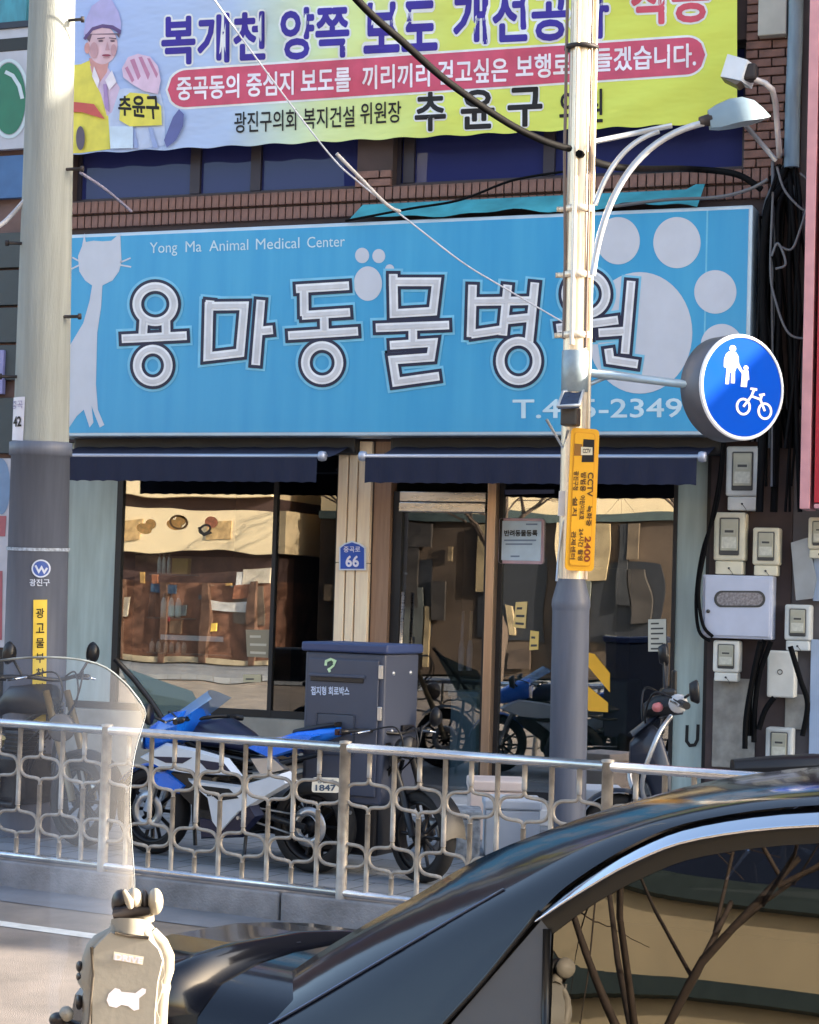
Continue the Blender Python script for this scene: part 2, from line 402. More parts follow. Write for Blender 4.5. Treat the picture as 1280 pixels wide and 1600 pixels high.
# right window
rw = MB()
for a, b in ((xs(770, 1000), xs(777, 1000)), (xs(1047, 900), xs(1053, 900)), (xd3 - 0.04, xd3)):
    rw.box((a, 0.07, 0.27), (b, 0.13, ZH))
rw.box((xs(777, 1000), 0.072, 0.27), (xs(1047, 900), 0.128, 0.33))
rwin = mk('shop_window', rw, blk, shop)
mk('pane', MB().box((xs(777, 1000), 0.095, 0.33), (xs(1047, 900), 0.101, ZH)), GLASS('right_glass', 0.34, (0.8, 0.84, 0.84), wav=0.3), rwin)
mk('frosted_pane', MB().box((xs(1053, 900), 0.09, 0.27), (xd3 - 0.04, 0.10, ZH)), film, rwin)
# interior
imt = M('interior_wall', C(92, 84, 76), 0.9, var=0.2, scale=1.5)
mk('inner_wall', MB().box((X0 + 0.15, 3.2, 0.27), (X1 - 0.15, 3.25, ZH)).box((xs(470, 900), 0.8, 0.27), (xs(520, 900), 3.2, ZH)), imt, shop)
mk('inner_floor', MB().box((X0 + 0.15, 0.3, 0.15), (X1 - 0.15, 5.6, 0.265)), M('inner_floor', C(110, 100, 88), 0.4, var=0.1), shop)
mk('reflection_board', MB().box((xs(176, 900), 0.38, ZSL), (xs(463, 900), 0.42, zs(300, 868))), M('reflection_brown', C(132, 92, 70), 0.7, var=0.4, scale=9, bump=0.3), shop)  # brown board stands in for the brick front mirrored in the glass
# window sill board inside + goods
mk('display_ledge', MB().box((xs(176, 900), 0.2, ZSL), (xs(463, 900), 0.378, zs(330, 1068, -0.3))), M('ledge', C(150, 138, 122), 0.7, var=0.15), shop)

# ------------------------------------------------ awnings
awn = M('navy_fabric', C(22, 29, 56), 0.85, var=0.15, scale=10, bump=0.1, stretch=(12, 1, 1))
barm = M('awning_bar', C(168, 176, 196), 0.4, metal=0.5, var=0.05)
def awning(pa, pb, yb, label, endpx):
    o1 = 0.75; za, zb, zc = zs(640, 694, 0.35), zs(640, 713, o1), zs(640, 752, o1)
    xa, xb = FA(pa, 713, o1).x, FA(pb, 713, o1).x
    t = thing('awning', label, 'awning', ((xa + xb) / 2, -0.4, zc), group='navy roll-out awnings of the shop')
    rows = []
    for j in range(7):
        f = j / 6; sag = -0.03 * math.sin(math.pi * f)
        rows.append([V((xa + (xb - xa) * i / 24, -(0.12 + (o1 - 0.12) * f), za + (zb - za) * f + sag + 0.006 * math.sin(i * 2.1 + j))) for i in range(25)])
    mk('canopy', MB().grid(rows), awn, t)
    rows = []
    for j in range(4):
        f = j / 3
        rows.append([V((xa + (xb - xa) * i / 60, -o1 - 0.014 - 0.012 * f * math.sin(i * 1.3), zb - 0.01 + (zc - zb) * f - 0.006 * (i % 3 == 0) * f)) for i in range(61)])
    mk('valance', MB().grid(rows), awn, t)
    mk('front_bar', MB().tube([(xa - 0.03, -o1, zb), (xb + 0.03, -o1, zb)], 0.017), barm, t)
    for x in (xa - 0.03, xb + 0.03):
        mk('end_cap', MB().lathe([(0.0, -0.02), (0.035, -0.02), (0.04, 0.0), (0.035, 0.03), (0, 0.03)], axis_X((x, -o1, zb), (1, 0, 0)), 14), barm, t)
    mk('roller_case', MB().rbox((xa - 0.05, -0.13, za - 0.06), (xb + 0.05, -0.002, za + 0.09), 0.02), blk, t)
    for x in (xa + 0.12, xb - 0.12):
        mk('folding_arm', MB().tube([(x, -0.12, za - 0.03), (x + (0.3 if x < 0.5 * (xa + xb) else -0.3), -0.45, (za + zb) / 2 - 0.06), (x, -o1 + 0.02, zb - 0.01)], 0.016), barm, t)
awning(60, 497, 750, 'navy awning over the left display window of the shop', 0)
awning(572, 1090, 752, 'navy awning over the shop door and right window', 0)

# ------------------------------------------------ main sign
SO = 0.30
def FS(px, py, e=0.0): return FA(px, py, SO + e)
sx0, sx1 = xs(92, 500, SO), xs(1174, 450, SO)
sz0, sz1 = zs(640, 681, SO), zs(640, 343, SO)
sign = thing('shop_sign', 'long sky blue signboard with white Korean lettering, cat silhouette and paw prints over the shop', 'sign', ((sx0 + sx1) / 2, -SO, sz0))
mk('sign_case', MB().rbox((sx0, -SO + 0.004, sz0), (sx1, -0.034, sz1), 0.012), M('sign_case', C(186, 206, 222), 0.4, metal=0.3, var=0.08), sign)
def signface():
    m = M('sign_blue', C(66, 160, 212), 0.35, var=0.0); t = m.node_tree; N = t.nodes; L = t.links; p = N['Principled BSDF']
    tc = N.new('ShaderNodeTexCoord'); mp = N.new('ShaderNodeMapping'); mp.inputs['Scale'].default_value = (3.5, 1, 0.25)
    ns = N.new('ShaderNodeTexNoise'); ns.inputs['Scale'].default_value = 2.2; ns.inputs['Detail'].default_value = 5
    rp = N.new('ShaderNodeValToRGB'); rp.color_ramp.elements[0].position = 0.3; rp.color_ramp.elements[1].position = 0.75
    rp.color_ramp.elements[0].color = (*C(50, 153, 207), 1); rp.color_ramp.elements[1].color = (*C(68, 166, 213), 1)
    L.new(tc.outputs['Object'], mp.inputs[0]); L.new(mp.outputs[0], ns.inputs[0]); L.new(ns.outputs[0], rp.inputs[0]); L.new(rp.outputs[0], p.inputs['Base Color']); return m
mk('sign_face', MB().box((sx0 + 0.03, -SO, sz0 + 0.03), (sx1 - 0.03, -SO + 0.01, sz1 - 0.03)), signface(), sign)
seam = MB()
for px in (1104,): 
    x = xs(px, 400, SO); seam.box((x - 0.006, -SO - 0.002, sz0 + 0.03), (x + 0.006, -SO, sz1 - 0.03))
mk('face_seam', seam, M('seam_blue', C(112, 190, 222), 0.4), sign)
lil = M('print_lilac', C(196, 202, 216), 0.5, var=0.04)
# cat silhouette
catp = [(132, 364), (134, 378), (146, 376), (160, 377), (174, 376), (188, 364), (189, 390), (190, 408), (186, 424), (176, 438), (160, 446), (158, 480), (152, 520), (151, 560), (150, 600), (153, 640), (163, 664), (156, 668), (148, 648), (143, 634), (146, 660), (140, 668), (131, 640), (120, 650), (108, 668), (100, 668), (100, 560), (112, 535), (130, 505), (140, 470), (144, 446), (133, 438), (124, 424), (122, 400), (128, 385)]
catm = MB(); catm.poly([FS(x, y, 0.003) for x, y in catp]); mk('cat_silhouette', catm, lil, sign)
mk('cat_whiskers', strokes([([(188, 410), (204, 403)], False), ([(188, 414), (205, 417)], False), ([(124, 408), (113, 402)], False), ([(124, 414), (112, 420)], False)], 2.5, FS, 0.003), lil, sign)
paws = MB()
for e in ((966, 376, 34, 37), (1058, 379, 37, 40), (1118, 456, 33, 34), (1128, 540, 33, 34), (1000, 520, 82, 95)):
    paws.poly([FS(x, y, 0.003) for x, y in ell(*e, 48)])
mk('large_paw_print', paws, lil, sign)
paws = MB()
for e in ((566, 399, 11, 12), (592, 400, 10, 11), (575, 443, 22, 27), (609, 420, 7, 7)):
    paws.poly([FS(x, y, 0.003) for x, y in ell(*e, 36)])
mk('small_paw_print', paws, lil, sign)
for w_, x0_, x1_ in (('Yong', 234, 277), ('Ma', 290, 315), ('Animal', 327, 388), ('Medical', 400, 468), ('Center', 480, 539)):
    q_ = lambda x: 379 - (x - 234) * 11 / 305
    dsc = 5 if 'g' in w_ else 0
    mk('english_word', text_quad(w_, [(x0_, q_(x0_)), (x1_, q_(x1_)), (x1_, q_(x1_) + 17 + dsc), (x0_, q_(x0_) + 17 + dsc)], lambda x, y: FS(x, y, 0.003), 0.002), M('print_pale', C(196, 222, 236), 0.5), sign)
mk('phone_number', text_quad('T.455-2349', [(801, 624), (1066, 622), (1066, 652), (801, 654)], lambda x, y: FS(x, y, 0.003), 0.012), M('print_pale', C(196, 222, 236), 0.5), sign)
def A(pts, ox, oy, k, closed=False): return ([(ox + x / k, oy + y / k) for x, y in pts], closed)
def Z3(*p): return A(p, 160, 420, 3.048)
def Z4(*p): return A(p, 560, 400, 2.783)
def E3(cx, cy, rx, ry): return A(ell(cx, cy, rx, ry, 40), 160, 420, 3.048, True)
def E4(cx, cy, rx, ry): return A(ell(cx, cy, rx, ry, 40), 560, 400, 2.783, True)
def B3(a, b, c, d): return A([a, b, c, d], 160, 420, 3.048, True)
def B4(a, b, c, d): return A([a, b, c, d], 560, 400, 2.783, True)
letters = [
 [E3(252, 168, 88, 84), Z3((198, 232), (192, 318)), Z3((302, 232), (304, 318)), Z3((92, 333), (402, 318)), E3(240, 460, 74, 78)],
 [B3((508, 178), (676, 176), (656, 400), (502, 418)), Z3((513, 150), (508, 200)), Z3((755, 148), (730, 458)), Z3((750, 296), (812, 290))],
 [Z3((922, 95), (1175, 80)), Z3((960, 95), (962, 225)), Z3((950, 222), (1180, 207)), Z3((1056, 222), (1058, 300)), Z3((885, 318), (1218, 297)), E3(1047, 447, 80, 82)],
 [B4((152, 112), (340, 112), (325, 240), (155, 250)), Z4((152, 78), (152, 130)), Z4((76, 312), (395, 300)), Z4((237, 310), (237, 385)), Z4((137, 388), (325, 376), (315, 440), (150, 452), (165, 548), (352, 522))],
 [Z4((497, 125), (490, 352)), Z4((650, 125), (628, 345)), Z4((495, 198), (770, 194)), Z4((490, 340), (640, 318)), Z4((768, 115), (742, 375)), Z4((640, 278), (755, 266)), E4(697, 456, 80, 86)],
 [E4(990, 165, 88, 88), Z4((862, 314), (1130, 278)), Z4((1000, 305), (1000, 360)), Z4((1187, 108), (1160, 425)), Z4((1045, 334), (1160, 326)), Z4((1088, 402), (1095, 452), (1216, 470))]]
halo = M('print_halo', C(120, 196, 232), 0.5); nav = M('print_navy', C(28, 34, 66), 0.5); whi = M('print_white', C(232, 236, 246), 0.5); gry = M('print_grey', C(204, 206, 214), 0.5)
for lp in letters:
    lt = mk('letter', strokes(lp, 13.5, FS, 0.016, 0.0), whi, sign)
    mk('letter_halo', strokes(lp, 31, FS, 0.004, 8.5), halo, lt)
    mk('letter_outline', strokes(lp, 23, FS, 0.010, 5.0), nav, lt)
    mk('letter_inline', strokes(lp, 6.5, FS, 0.020, -2.5), gry, lt)

# ------------------------------------------------ torn teal canopy above the sign
teal = M('teal_canvas', C(66, 158, 172), 0.7, var=0.2, scale=6, bump=0.3)
rows = []
for j in range(6):
    f = j / 5; rows.append([])
    for i in range(40):
        g = i / 39
        x = xs(556, 315, 0.2) * (1 - g) + xs(1095, 300, 0.2) * g
        droop = (0.05 * math.sin(g * 17) * f + 0.03 * math.sin(g * 41) * f) * (0.3 + g)
        top = zs(640, 314, 0.1) + (0.035 if g > 0.97 else 0)
        rows[-1].append(V((x, -0.05 - 0.26 * f, top - (top - zs(640, 338, 0.3)) * f + droop * 0.4)))
tarp = mk('torn_canopy', MB().grid(rows), teal, label='torn teal canvas strip lying along the top of the blue signboard', cat='canopy')

# ------------------------------------------------ campaign banner
BO = 0.14
def FB(px, py, e=0.0):                 # cloth with slack folds running down from its fixings
    k = min(1.0, max(0.0, (px - 270) / 120.0))
    return FA(px, py, BO + e + k * (0.012 * math.sin((px * 0.75 + py * 0.9) / 34.0) + 0.009 * math.sin((px - 1.6 * py) / 52.0) + 0.006 * math.sin((px + 2.2 * py) / 21.0)))
def bannermat():
    m = M('banner_cloth', (0.7, 0.8, 0.2), 0.75, var=0.0); t = m.node_tree; N = t.nodes; L = t.links; p = N['Principled BSDF']
    tc = N.new('ShaderNodeTexCoord'); sp = N.new('ShaderNodeSeparateXYZ'); L.new(tc.outputs['Object'], sp.inputs[0])
    rp = N.new('ShaderNodeValToRGB'); e = rp.color_ramp.elements
    e[0].position = 0.0; e[0].color = (*C(168, 190, 236), 1); e[1].position = 1.0; e[1].color = (*C(216, 226, 96), 1)
    a = rp.color_ramp.elements.new(0.25); a.color = (*C(178, 198, 232), 1); b = rp.color_ramp.elements.new(0.42); b.color = (*C(214, 232, 168), 1); c = rp.color_ramp.elements.new(0.62); c.color = (*C(216, 228, 110), 1)
    mr = N.new('ShaderNodeMapRange'); mr.inputs[1].default_value = -2.6; mr.inputs[2].default_value = 2.6
    L.new(sp.outputs[0], mr.inputs[0]); L.new(mr.outputs[0], rp.inputs[0]); L.new(rp.outputs[0], p.inputs['Base Color'])
    ns = N.new('ShaderNodeTexNoise'); ns.inputs['Scale'].default_value = 2.5; mp = N.new('ShaderNodeMapping'); mp.inputs['Rotation'].default_value = (0, 0.6, 0); mp.inputs['Scale'].default_value = (1, 1, 3)
    bm_ = N.new('ShaderNodeBump'); bm_.inputs['Strength'].default_value = 0.3; bm_.inputs['Distance'].default_value = 0.06
    L.new(tc.outputs['Object'], mp.inputs[0]); L.new(mp.outputs[0], ns.inputs[0]); L.new(ns.outputs[0], bm_.inputs['Height']); L.new(bm_.outputs[0], p.inputs['Normal'])
    return m
def bl_(px): return 240 + (190 - 240) * (px - 120) / (1150 - 120)      # banner's lower edge
rows = []
for j in range(26):
    f = j / 25; row = []
    for i in range(141):
        px = 108 + (1152 - 108) * i / 140; py = bl_(px) + (1.5 * math.sin(i * 0.7)) * (1 - f) - f * 330
        row.append(FB(px, py))
    rows.append(row)
ban = mk('banner', MB().grid(rows), bannermat(), label='yellow and pale blue cloth banner with Korean lettering hung over the upper windows', cat='banner')
def bq(x0, x1, h, up):    # quad: word from px x0..x1, bottom edge lifted 'up' px above the banner edge, letters h px tall
    return [(x0, bl_(x0) - up - h), (x1, bl_(x1) - up - h), (x1, bl_(x1) - up), (x0, bl_(x0) - up)]
pv = M('print_violet', C(58, 44, 150), 0.7); pr = M('print_red', C(206, 84, 104), 0.7); pp = M('print_pink', C(202, 84, 112), 0.7)
pw = M('print_bwhite', C(238, 232, 244), 0.7); pk = M('print_black', C(24, 22, 24), 0.7); phalo = M('print_cream', C(228, 232, 236), 0.7)
def bword(name, s, quad, m, bold, e, label=None, halo=None):
    o = mk(name, text_quad(s, quad, lambda x, y: FB(x, y, e), bold), m, ban)
    if halo:
        g = halo; q = [(quad[0][0] - g, quad[0][1] - g), (quad[1][0] + g, quad[1][1] - g), (quad[2][0] + g, quad[2][1] + g), (quad[3][0] - g, quad[3][1] + g)]
        mk('lettering_halo', text_quad(s, q, lambda x, y: FB(x, y, e - 0.003), bold + 0.05), phalo, o)
    return o
for s, x0, x1, h, up, m in (('복개천', 252, 415, 78, 131, pv), ('양쪽', 438, 546, 82, 130, pv), ('보도', 568, 684, 80, 134, pv), ('개선공사', 708, 952, 84, 140, pv), ('착공', 986, 1110, 78, 158, pr)):
    bword('headline', s, bq(x0, x1, h, up), m, 0.03, 0.006, halo=3)
# the pink band with white lettering
def bandpts(g, e):
    x0, x1 = 262 - g, 1102 + g; y = lambda px, up: bl_(px) - up
    pts = []; r = (58 + 2 * g) / 2
    L0 = [(x0 + r + r * math.cos(a), y(x0 + r, 93) + r * math.sin(a)) for a in [math.pi / 2 + math.pi * k / 14 for k in range(15)]]
    R0 = [(x1 - r + r * math.cos(a), y(x1 - r, 107) + r * math.sin(a)) for a in [-math.pi / 2 + math.pi * k / 14 for k in range(15)]]
    return [FB(px, py, e) for px, py in L0 + R0]
def bandgrid(g, e):
    rows = []; x0, x1 = 262 - g, 1102 + g; h = 58 + 2 * g; rr = h / 2
    for i in range(121):
        # denser columns at the round ends
        u = i / 120; px = x0 + (x1 - x0) * (u + 0.02 * math.sin(2 * math.pi * u) * -1); up = 93 + 14 * (px - 262) / 840
        d = max(0.0, rr - min(px - x0, x1 - px)); hh = math.sqrt(max(0.0, rr * rr - d * d)) if d > 0 else rr
        rows.append([FB(px, bl_(px) - up + hh * (k / 4 - 1), e) for k in range(9)])
    return MB().grid(rows)
mk('pink_band', bandgrid(0, 0.005), pp, ban); mk('band_edge', bandgrid(3.5, 0.002), phalo, ban)
for s, x0, x1, up in (('중곡동의', 276, 374, 75), ('중심지', 385, 459, 75.5), ('보도를', 470, 548, 76.5), ('끼리끼리', 566, 672, 78), ('걷고싶은', 684, 794, 80), ('보행로', 806, 892, 83), ('만들겠습니다.', 898, 1088, 88)):
    bword('white_lettering', s, bq(x0, x1, 38, up), pw, 0.022, 0.009)
for s, x0, x1, h, up, bo in (('광진구의회', 366, 463, 33, 20, 0.012), ('복지건설', 474, 554, 33, 21, 0.012), ('위원장', 563, 627, 34, 24, 0.012)):
    bword('small_lettering', s, bq(x0, x1, h, up), pk, bo, 0.006)
for s, x0, x1, h, up, bo in (('추', 648, 697, 62, 8, 0.025), ('윤', 720, 773, 62, 8, 0.025), ('구', 793, 848, 62, 8, 0.025), ('의원', 874, 942, 54, 8, 0.012)):
    bword('black_lettering', s, bq(x0, x1, h, up), pk, bo, 0.006, halo=2 if bo > 0.02 else None)
# printed worker picture, flat print
def P5(*pts): return [(100 + x / 3.2, y / 3.2) for x, y in pts]
def E5(cx, cy, rx, ry, rot=0): return [(100 + x / 3.2, y / 3.2) for x, y in ell(cx, cy, rx, ry, 28, rot)]
pc = lambda n, c: M('print_' + n, c, 0.7, var=0.13, scale=7, detail=8)
flat = [
 ('printed_vest', P5((-60, 340), (85, 320), (130, 300), (180, 420), (225, 560), (232, 745), (80, 765), (-60, 770)), pc('vest', C(224, 214, 92))),
 ('printed_sleeve', P5((215, 470), (300, 440), (480, 450), (505, 560), (505, 725), (380, 745), (232, 740)), pc('sleeve', C(190, 204, 234))),
 ('printed_shirt', P5((130, 330), (150, 400), (185, 470), (215, 580), (240, 560), (280, 440), (245, 380), (215, 330)), pc('shirt', C(206, 186, 214))),
 ('printed_neck', P5((125, 290), (225, 300), (215, 360), (180, 410), (140, 360)), pc('neck', C(206, 152, 150))),
 ('printed_face', E5(192, 225, 76, 96), pc('face', C(214, 182, 194))),
 ('printed_ear', E5(116, 240, 14, 28), pc('neck', C(206, 152, 150))),
 ('printed_hair', P5((104, 170), (280, 165), (276, 190), (262, 172), (140, 172), (128, 210), (110, 190)), pc('hair', C(104, 84, 100))),
 ('printed_helmet', P5((98, 182), (108, 100), (138, 30), (190, -8), (240, 0), (274, 60), (286, 110), (284, 160), (240, 130), (190, 126), (140, 140)), pc('helmet', C(176, 172, 220))),
 ('printed_helmet_rim', P5((96, 190), (140, 136), (192, 120), (245, 126), (286, 150), (282, 172), (240, 144), (190, 138), (144, 152), (106, 200)), pc('rim', C(98, 78, 128))),
 ('printed_eye', E5(184, 204, 13, 5), pc('hair', C(104, 84, 100))), ('printed_eye', E5(243, 204, 12, 5), pc('hair', C(104, 84, 100))),
 ('printed_nose', P5((216, 205), (228, 250), (206, 250)), pc('shadow', C(190, 150, 160))), ('printed_mouth', E5(212, 276, 22, 6), pc('lips', C(150, 70, 90))),
 ('printed_cheek', E5(150, 250, 20, 40), pc('shadow', C(190, 150, 160))), ('printed_cheek', E5(248, 250, 14, 30), pc('shadow', C(190, 150, 160))), ('printed_lip', E5(212, 287, 17, 4), pc('shadow', C(190, 150, 160))), ('printed_collar', P5((150, 330), (178, 400), (168, 440), (140, 380)), pc('collar', C(232, 226, 236))), ('printed_collar', P5((240, 350), (262, 410), (226, 450), (206, 400)), pc('collar', C(232, 226, 236))), ('printed_tie', P5((196, 420), (214, 420), (226, 560), (204, 540)), pc('tie', C(168, 140, 190))), ('printed_fold', P5((330, 640), (352, 640), (372, 738), (352, 742)), pc('fold', C(150, 168, 214))), ('printed_fold', P5((420, 636), (440, 636), (470, 736), (446, 740)), pc('fold', C(150, 168, 214))),
 ('printed_brow', P5((166, 190), (205, 186), (205, 191), (166, 196)), pc('hair', C(104, 84, 100))), ('printed_brow', P5((225, 186), (262, 190), (262, 196), (225, 191)), pc('hair', C(104, 84, 100))),
 ('printed_hands', P5((290, 340), (320, 285), (370, 268), (430, 282), (470, 330), (484, 400), (470, 470), (400, 455), (340, 420), (296, 385)), pc('hands', C(216, 190, 216))),
 ('printed_finger', P5((330, 300), (352, 292), (384, 380), (370, 400)), pc('lips2', C(188, 130, 164))), ('printed_finger', P5((372, 285), (390, 282), (430, 370), (420, 400)), pc('lips2', C(188, 130, 164))), ('printed_finger', P5((415, 290), (430, 292), (470, 370), (462, 390)), pc('lips2', C(188, 130, 164))), ('printed_finger', P5((304, 340), (318, 330), (352, 400), (340, 412)), pc('lips2', C(188, 130, 164))),
 ('printed_bib', P5((284, 500), (330, 462), (420, 470), (486, 530), (490, 625), (330, 632), (276, 600)), pc('vest', C(224, 214, 92))),
 ('printed_stripe', P5((-60, 500), (84, 512), (150, 520), (205, 596), (90, 560), (-60, 560)), pc('stripe', C(196, 92, 88))),
 ('printed_arm', P5((500, 700), (545, 585), (575, 545), (600, 570), (596, 630), (560, 700), (514, 738)), pc('arm', C(96, 104, 160))),
 ('printed_glove', E5(82, 690, 22, 60), pc('glove', C(96, 88, 104))),
 ('printed_patch', P5((228, 630), (345, 632), (345, 740), (232, 742)), pc('patch', C(200, 220, 240)))]
for k, (nm, pts, m) in enumerate(flat):
    mk(nm, MB().poly([FB(x, y, 0.004 + k * 0.0006) for x, y in pts]), m, ban)
mk('bib_lettering', text_quad('추윤구', [(100 + 272 / 3.2, 480 / 3.2), (100 + 470 / 3.2, 470 / 3.2), (100 + 482 / 3.2, 600 / 3.2), (100 + 270 / 3.2, 575 / 3.2)], lambda x, y: FB(x, y, 0.022), 0.03), pk, ban)

# ------------------------------------------------ things on the shop front
def plate(name, x0, y0, x1, y1, off, th, m, parent=None, r=0.006, **kw):
    a, b = FA(x0, y1, off), FA(x1, y0, off)
    z0 = FA((x0 + x1) / 2, y1, off).z; z1 = FA((x0 + x1) / 2, y0, off).z
    return mk(name, MB().rbox((a.x, -off, z0), (b.x, -off + th, z1), r), m, parent, **kw)
# blue house number plate
t = thing('house_number_plate', 'blue house number plate reading 66 on the peach stone column', 'number plate', FA(550, 870, 0.06))
OP = 0.075
hp = [(530, 855), (538, 849), (550, 845), (562, 849), (571, 855), (571, 891), (530, 891)]
mk('plate', MB().prism([FA(x, y, OP) for x, y in hp], (0, 0.02, 0)), M('plate_rim', C(222, 228, 238), 0.4), t)
mk('blue_panel', MB().prism([FA(550 + (x - 550) * 0.9, 869 + (y - 869) * 0.9, OP + 0.004) for x, y in hp], (0, 0.004, 0)), M('plate_blue', C(32, 78, 176), 0.4), t)
mk('numerals', text_quad('66', rectq(540, 868, 561, 886), lambda x, y: FA(x, y, OP + 0.006), 0.03), pw, t)
mk('street_name', text_quad('중곡로', rectq(537, 854, 563, 863), lambda x, y: FA(x, y, OP + 0.006), 0.01), pw, t)
# door notice
t = thing('door_notice', 'rounded pale blue notice with red rim stuck on the glass right of the door', 'notice', FA(814, 880, GO))
plate('backing', 779, 810, 850, 881, -0.075, 0.012, M('rim_rose', C(204, 176, 186), 0.4), t, 0.02)
plate('notice_face', 783, 814, 846, 876, -0.0695, 0.008, M('notice_blue', C(190, 210, 228), 0.4), t, 0.003)
mk('notice_lettering', text_quad('반려동물등록', rectq(788, 828, 840, 838), lambda x, y: FA(x, y, -0.066), 0.03), pk, t)
for i, (a, b, yy) in enumerate(((788, 838, 843), (790, 832, 849), (798, 812, 868), (822, 840, 818))):
    mk('print_line', MB().poly([FA(x, y, -0.066) for x, y in ((a, yy), (b, yy), (b, yy + 2.5), (a, yy + 2.5))]), M('print_slate', C(120, 140, 170), 0.5), t)
# small sheets and stickers on the glass
def sheet(name, q, col, label, cat, lines=0, e=-0.088, linecol=(70, 70, 70), group=None):
    o = mk(name, MB().prism([FA(x, y, e + 0.002) for x, y in q], (0, 0.002, 0)), M('paper_%d_%d_%d' % col, C(*col), 0.6, var=0.06), label=label, cat=cat, group=group)
    for i in range(lines):
        f = (i + 0.7) / (lines + 0.4); a = 0.15; b = 0.85 if i % 3 else 0.6
        L_ = lambda u, v: tuple((q[0][k] * (1 - u) + q[1][k] * u) * (1 - v) + (q[3][k] * (1 - u) + q[2][k] * u) * v for k in (0, 1))
        pts = [L_(a, f), L_(b, f), L_(b, f + 0.35 / (lines + 1)), L_(a, f + 0.35 / (lines + 1))]
        mk('print_line', MB().poly([FA(x, y, e + 0.0035) for x, y in pts]), M('ink_%d' % linecol[0], C(*linecol), 0.6), o)
    return o
sheet('yellow_card', [(806, 941), (824, 940), (821, 982), (802, 980)], (226, 196, 130), 'larger yellow card hanging behind the glass right of the door', 'card', 3)
sheet('yellow_card', [(829, 985), (842, 987), (841, 1015), (827, 1016)], (222, 190, 110), 'smaller yellow card hanging below and right of the larger card', 'card', 2)
sheet('paper_notice', [(1013, 968), (1041, 967), (1041, 1018), (1013, 1018)], (206, 204, 192), 'white paper notice taped inside the right window', 'notice', 6)
sheet('yellow_band_sign', [(920, 1020), (929, 1022), (953, 1052), (953, 1082), (918, 1040)], (240, 178, 50), 'upper slanted yellow panel in the right window beside the dark pole', 'sign panel')
sheet('yellow_band_sign', [(916, 1070), (950, 1098), (950, 1113), (920, 1111), (916, 1104)], (240, 178, 50), 'lower slanted yellow panel in the right window beside the dark pole', 'sign panel')
sheet('window_label', [(380, 1054), (408, 1054), (408, 1066), (380, 1066)], (196, 184, 150), 'small cream label at the bottom of the left display window', 'label', 1)
sheet('window_poster', [(384, 984), (424, 984), (420, 1028), (386, 1026)], (150, 138, 116), 'beige poster with pale figures in the left display window', 'poster', 3, linecol=(200, 190, 170))
sheet('shop_strip_lettering', [(782, 765), (866, 765), (866, 771), (782, 773)], (70, 78, 110), 'thin dark strip along the top of the glass right of the door', 'strip')
# animal stickers across the top of the left window
orange = M('sticker_orange', C(226, 168, 90), 0.5, var=0.25, scale=30); inkb = M('sticker_ink', C(50, 44, 46), 0.5)
for k, (cx, cy, lab) in enumerate(((172, 826, 'leftmost faded animal sticker on the left window'), (228, 822, 'second animal sticker from the left on the left window'), (275, 816, 'third animal sticker, with a brown outline, on the left window'), (322, 822, 'rightmost animal sticker with dark outlines on the left window'))):
    t = thing('animal_sticker', lab, 'sticker', FA(cx, cy, GO), group='animal stickers on the left window')
    m = [M('sticker_faded', C(226, 202, 160), 0.5, var=0.2, scale=30), orange, orange, M('sticker_red', C(214, 132, 96), 0.5, var=0.3, scale=30)][k]
    e = -0.092
    if k < 3:
        mk('body_patch', MB().poly([FA(x, y, e) for x, y in ell(cx - 3, cy + 4, 12, 8, 20, 0.3)]), m, t)
        mk('head_patch', MB().poly([FA(x, y, e + 0.001) for x, y in ell(cx + 7, cy - 3, 8, 8, 18)]), m, t)
    else:
        mk('body_patch', MB().poly([FA(x, y, e) for x, y in ell(cx + 8, cy - 6, 10, 9, 20, 0.3)]), m, t)
        mk('outline', strokes([(ell(cx - 2, cy + 5, 9, 6, 20, -0.5), True), ([(cx - 12, cy + 2), (cx - 4, cy + 14), (cx + 8, cy + 10)], False)], 3, lambda x, y, q: FA(x, y, q), e + 0.001), inkb, t)
    if k == 2: mk('outline', strokes([(ell(cx + 4, cy, 13, 10, 20, 0.2), True)], 3, lambda x, y, q: FA(x, y, q), e + 0.001), M('sticker_brown', C(120, 84, 40), 0.5), t)
# goods on glass shelves behind the left window
gw = M('bottle_white', C(244, 242, 236), 0.35); cap = M('bottle_cap', C(110, 104, 98), 0.4); yel = M('box_yellow', C(206, 168, 84), 0.6, var=0.2)
shelfm = M('shelf_grey', C(120, 112, 104), 0.4)
IO = -0.15
def IP(px, py): return FA(px, py, IO)
def shelf(xa, xb, y, lab):
    a, b = IP(xa, y), IP(xb, y); z = (a.z + b.z) / 2
    mk('display_shelf', MB().rbox((a.x, 0.11, z - 0.012), (b.x, 0.19, z), 0.003), shelfm, label=lab, cat='shelf')
    return z
z1 = shelf(236, 308, 897, 'upper short display shelf in the left window'); z2 = shelf(232, 304, 965, 'middle short display shelf in the left window'); z3 = shelf(232, 360, 1021, 'lowest display shelf in the left window')
def bottle(px, z, h, r, label, group, m=gw, c=cap):
    x = IP(px, 950).x; t = thing('bottle', label, 'bottle', (x, 0.145, z), group=group)
    mk('bottle_body', MB().lathe([(0, 0.001), (r, 0.001), (r, h * 0.6), (r * 0.55, h * 0.78), (r * 0.4, h * 0.82)], Matrix.Translation((x, 0.145, z)), 12), m, t)
    mk('cap', MB().lathe([(r * 0.42, h * 0.8), (r * 0.3, h), (0, h)], Matrix.Translation((x, 0.145, z)), 10), c, t)
for px, w_ in ((247, 'leftmost'), (254, 'middle'), (262, 'rightmost')): bottle(px, z1, 0.17, 0.016, w_ + ' of three slim white bottles beside the yellow carton in the shop window', 'slim bottles on the upper shelf')
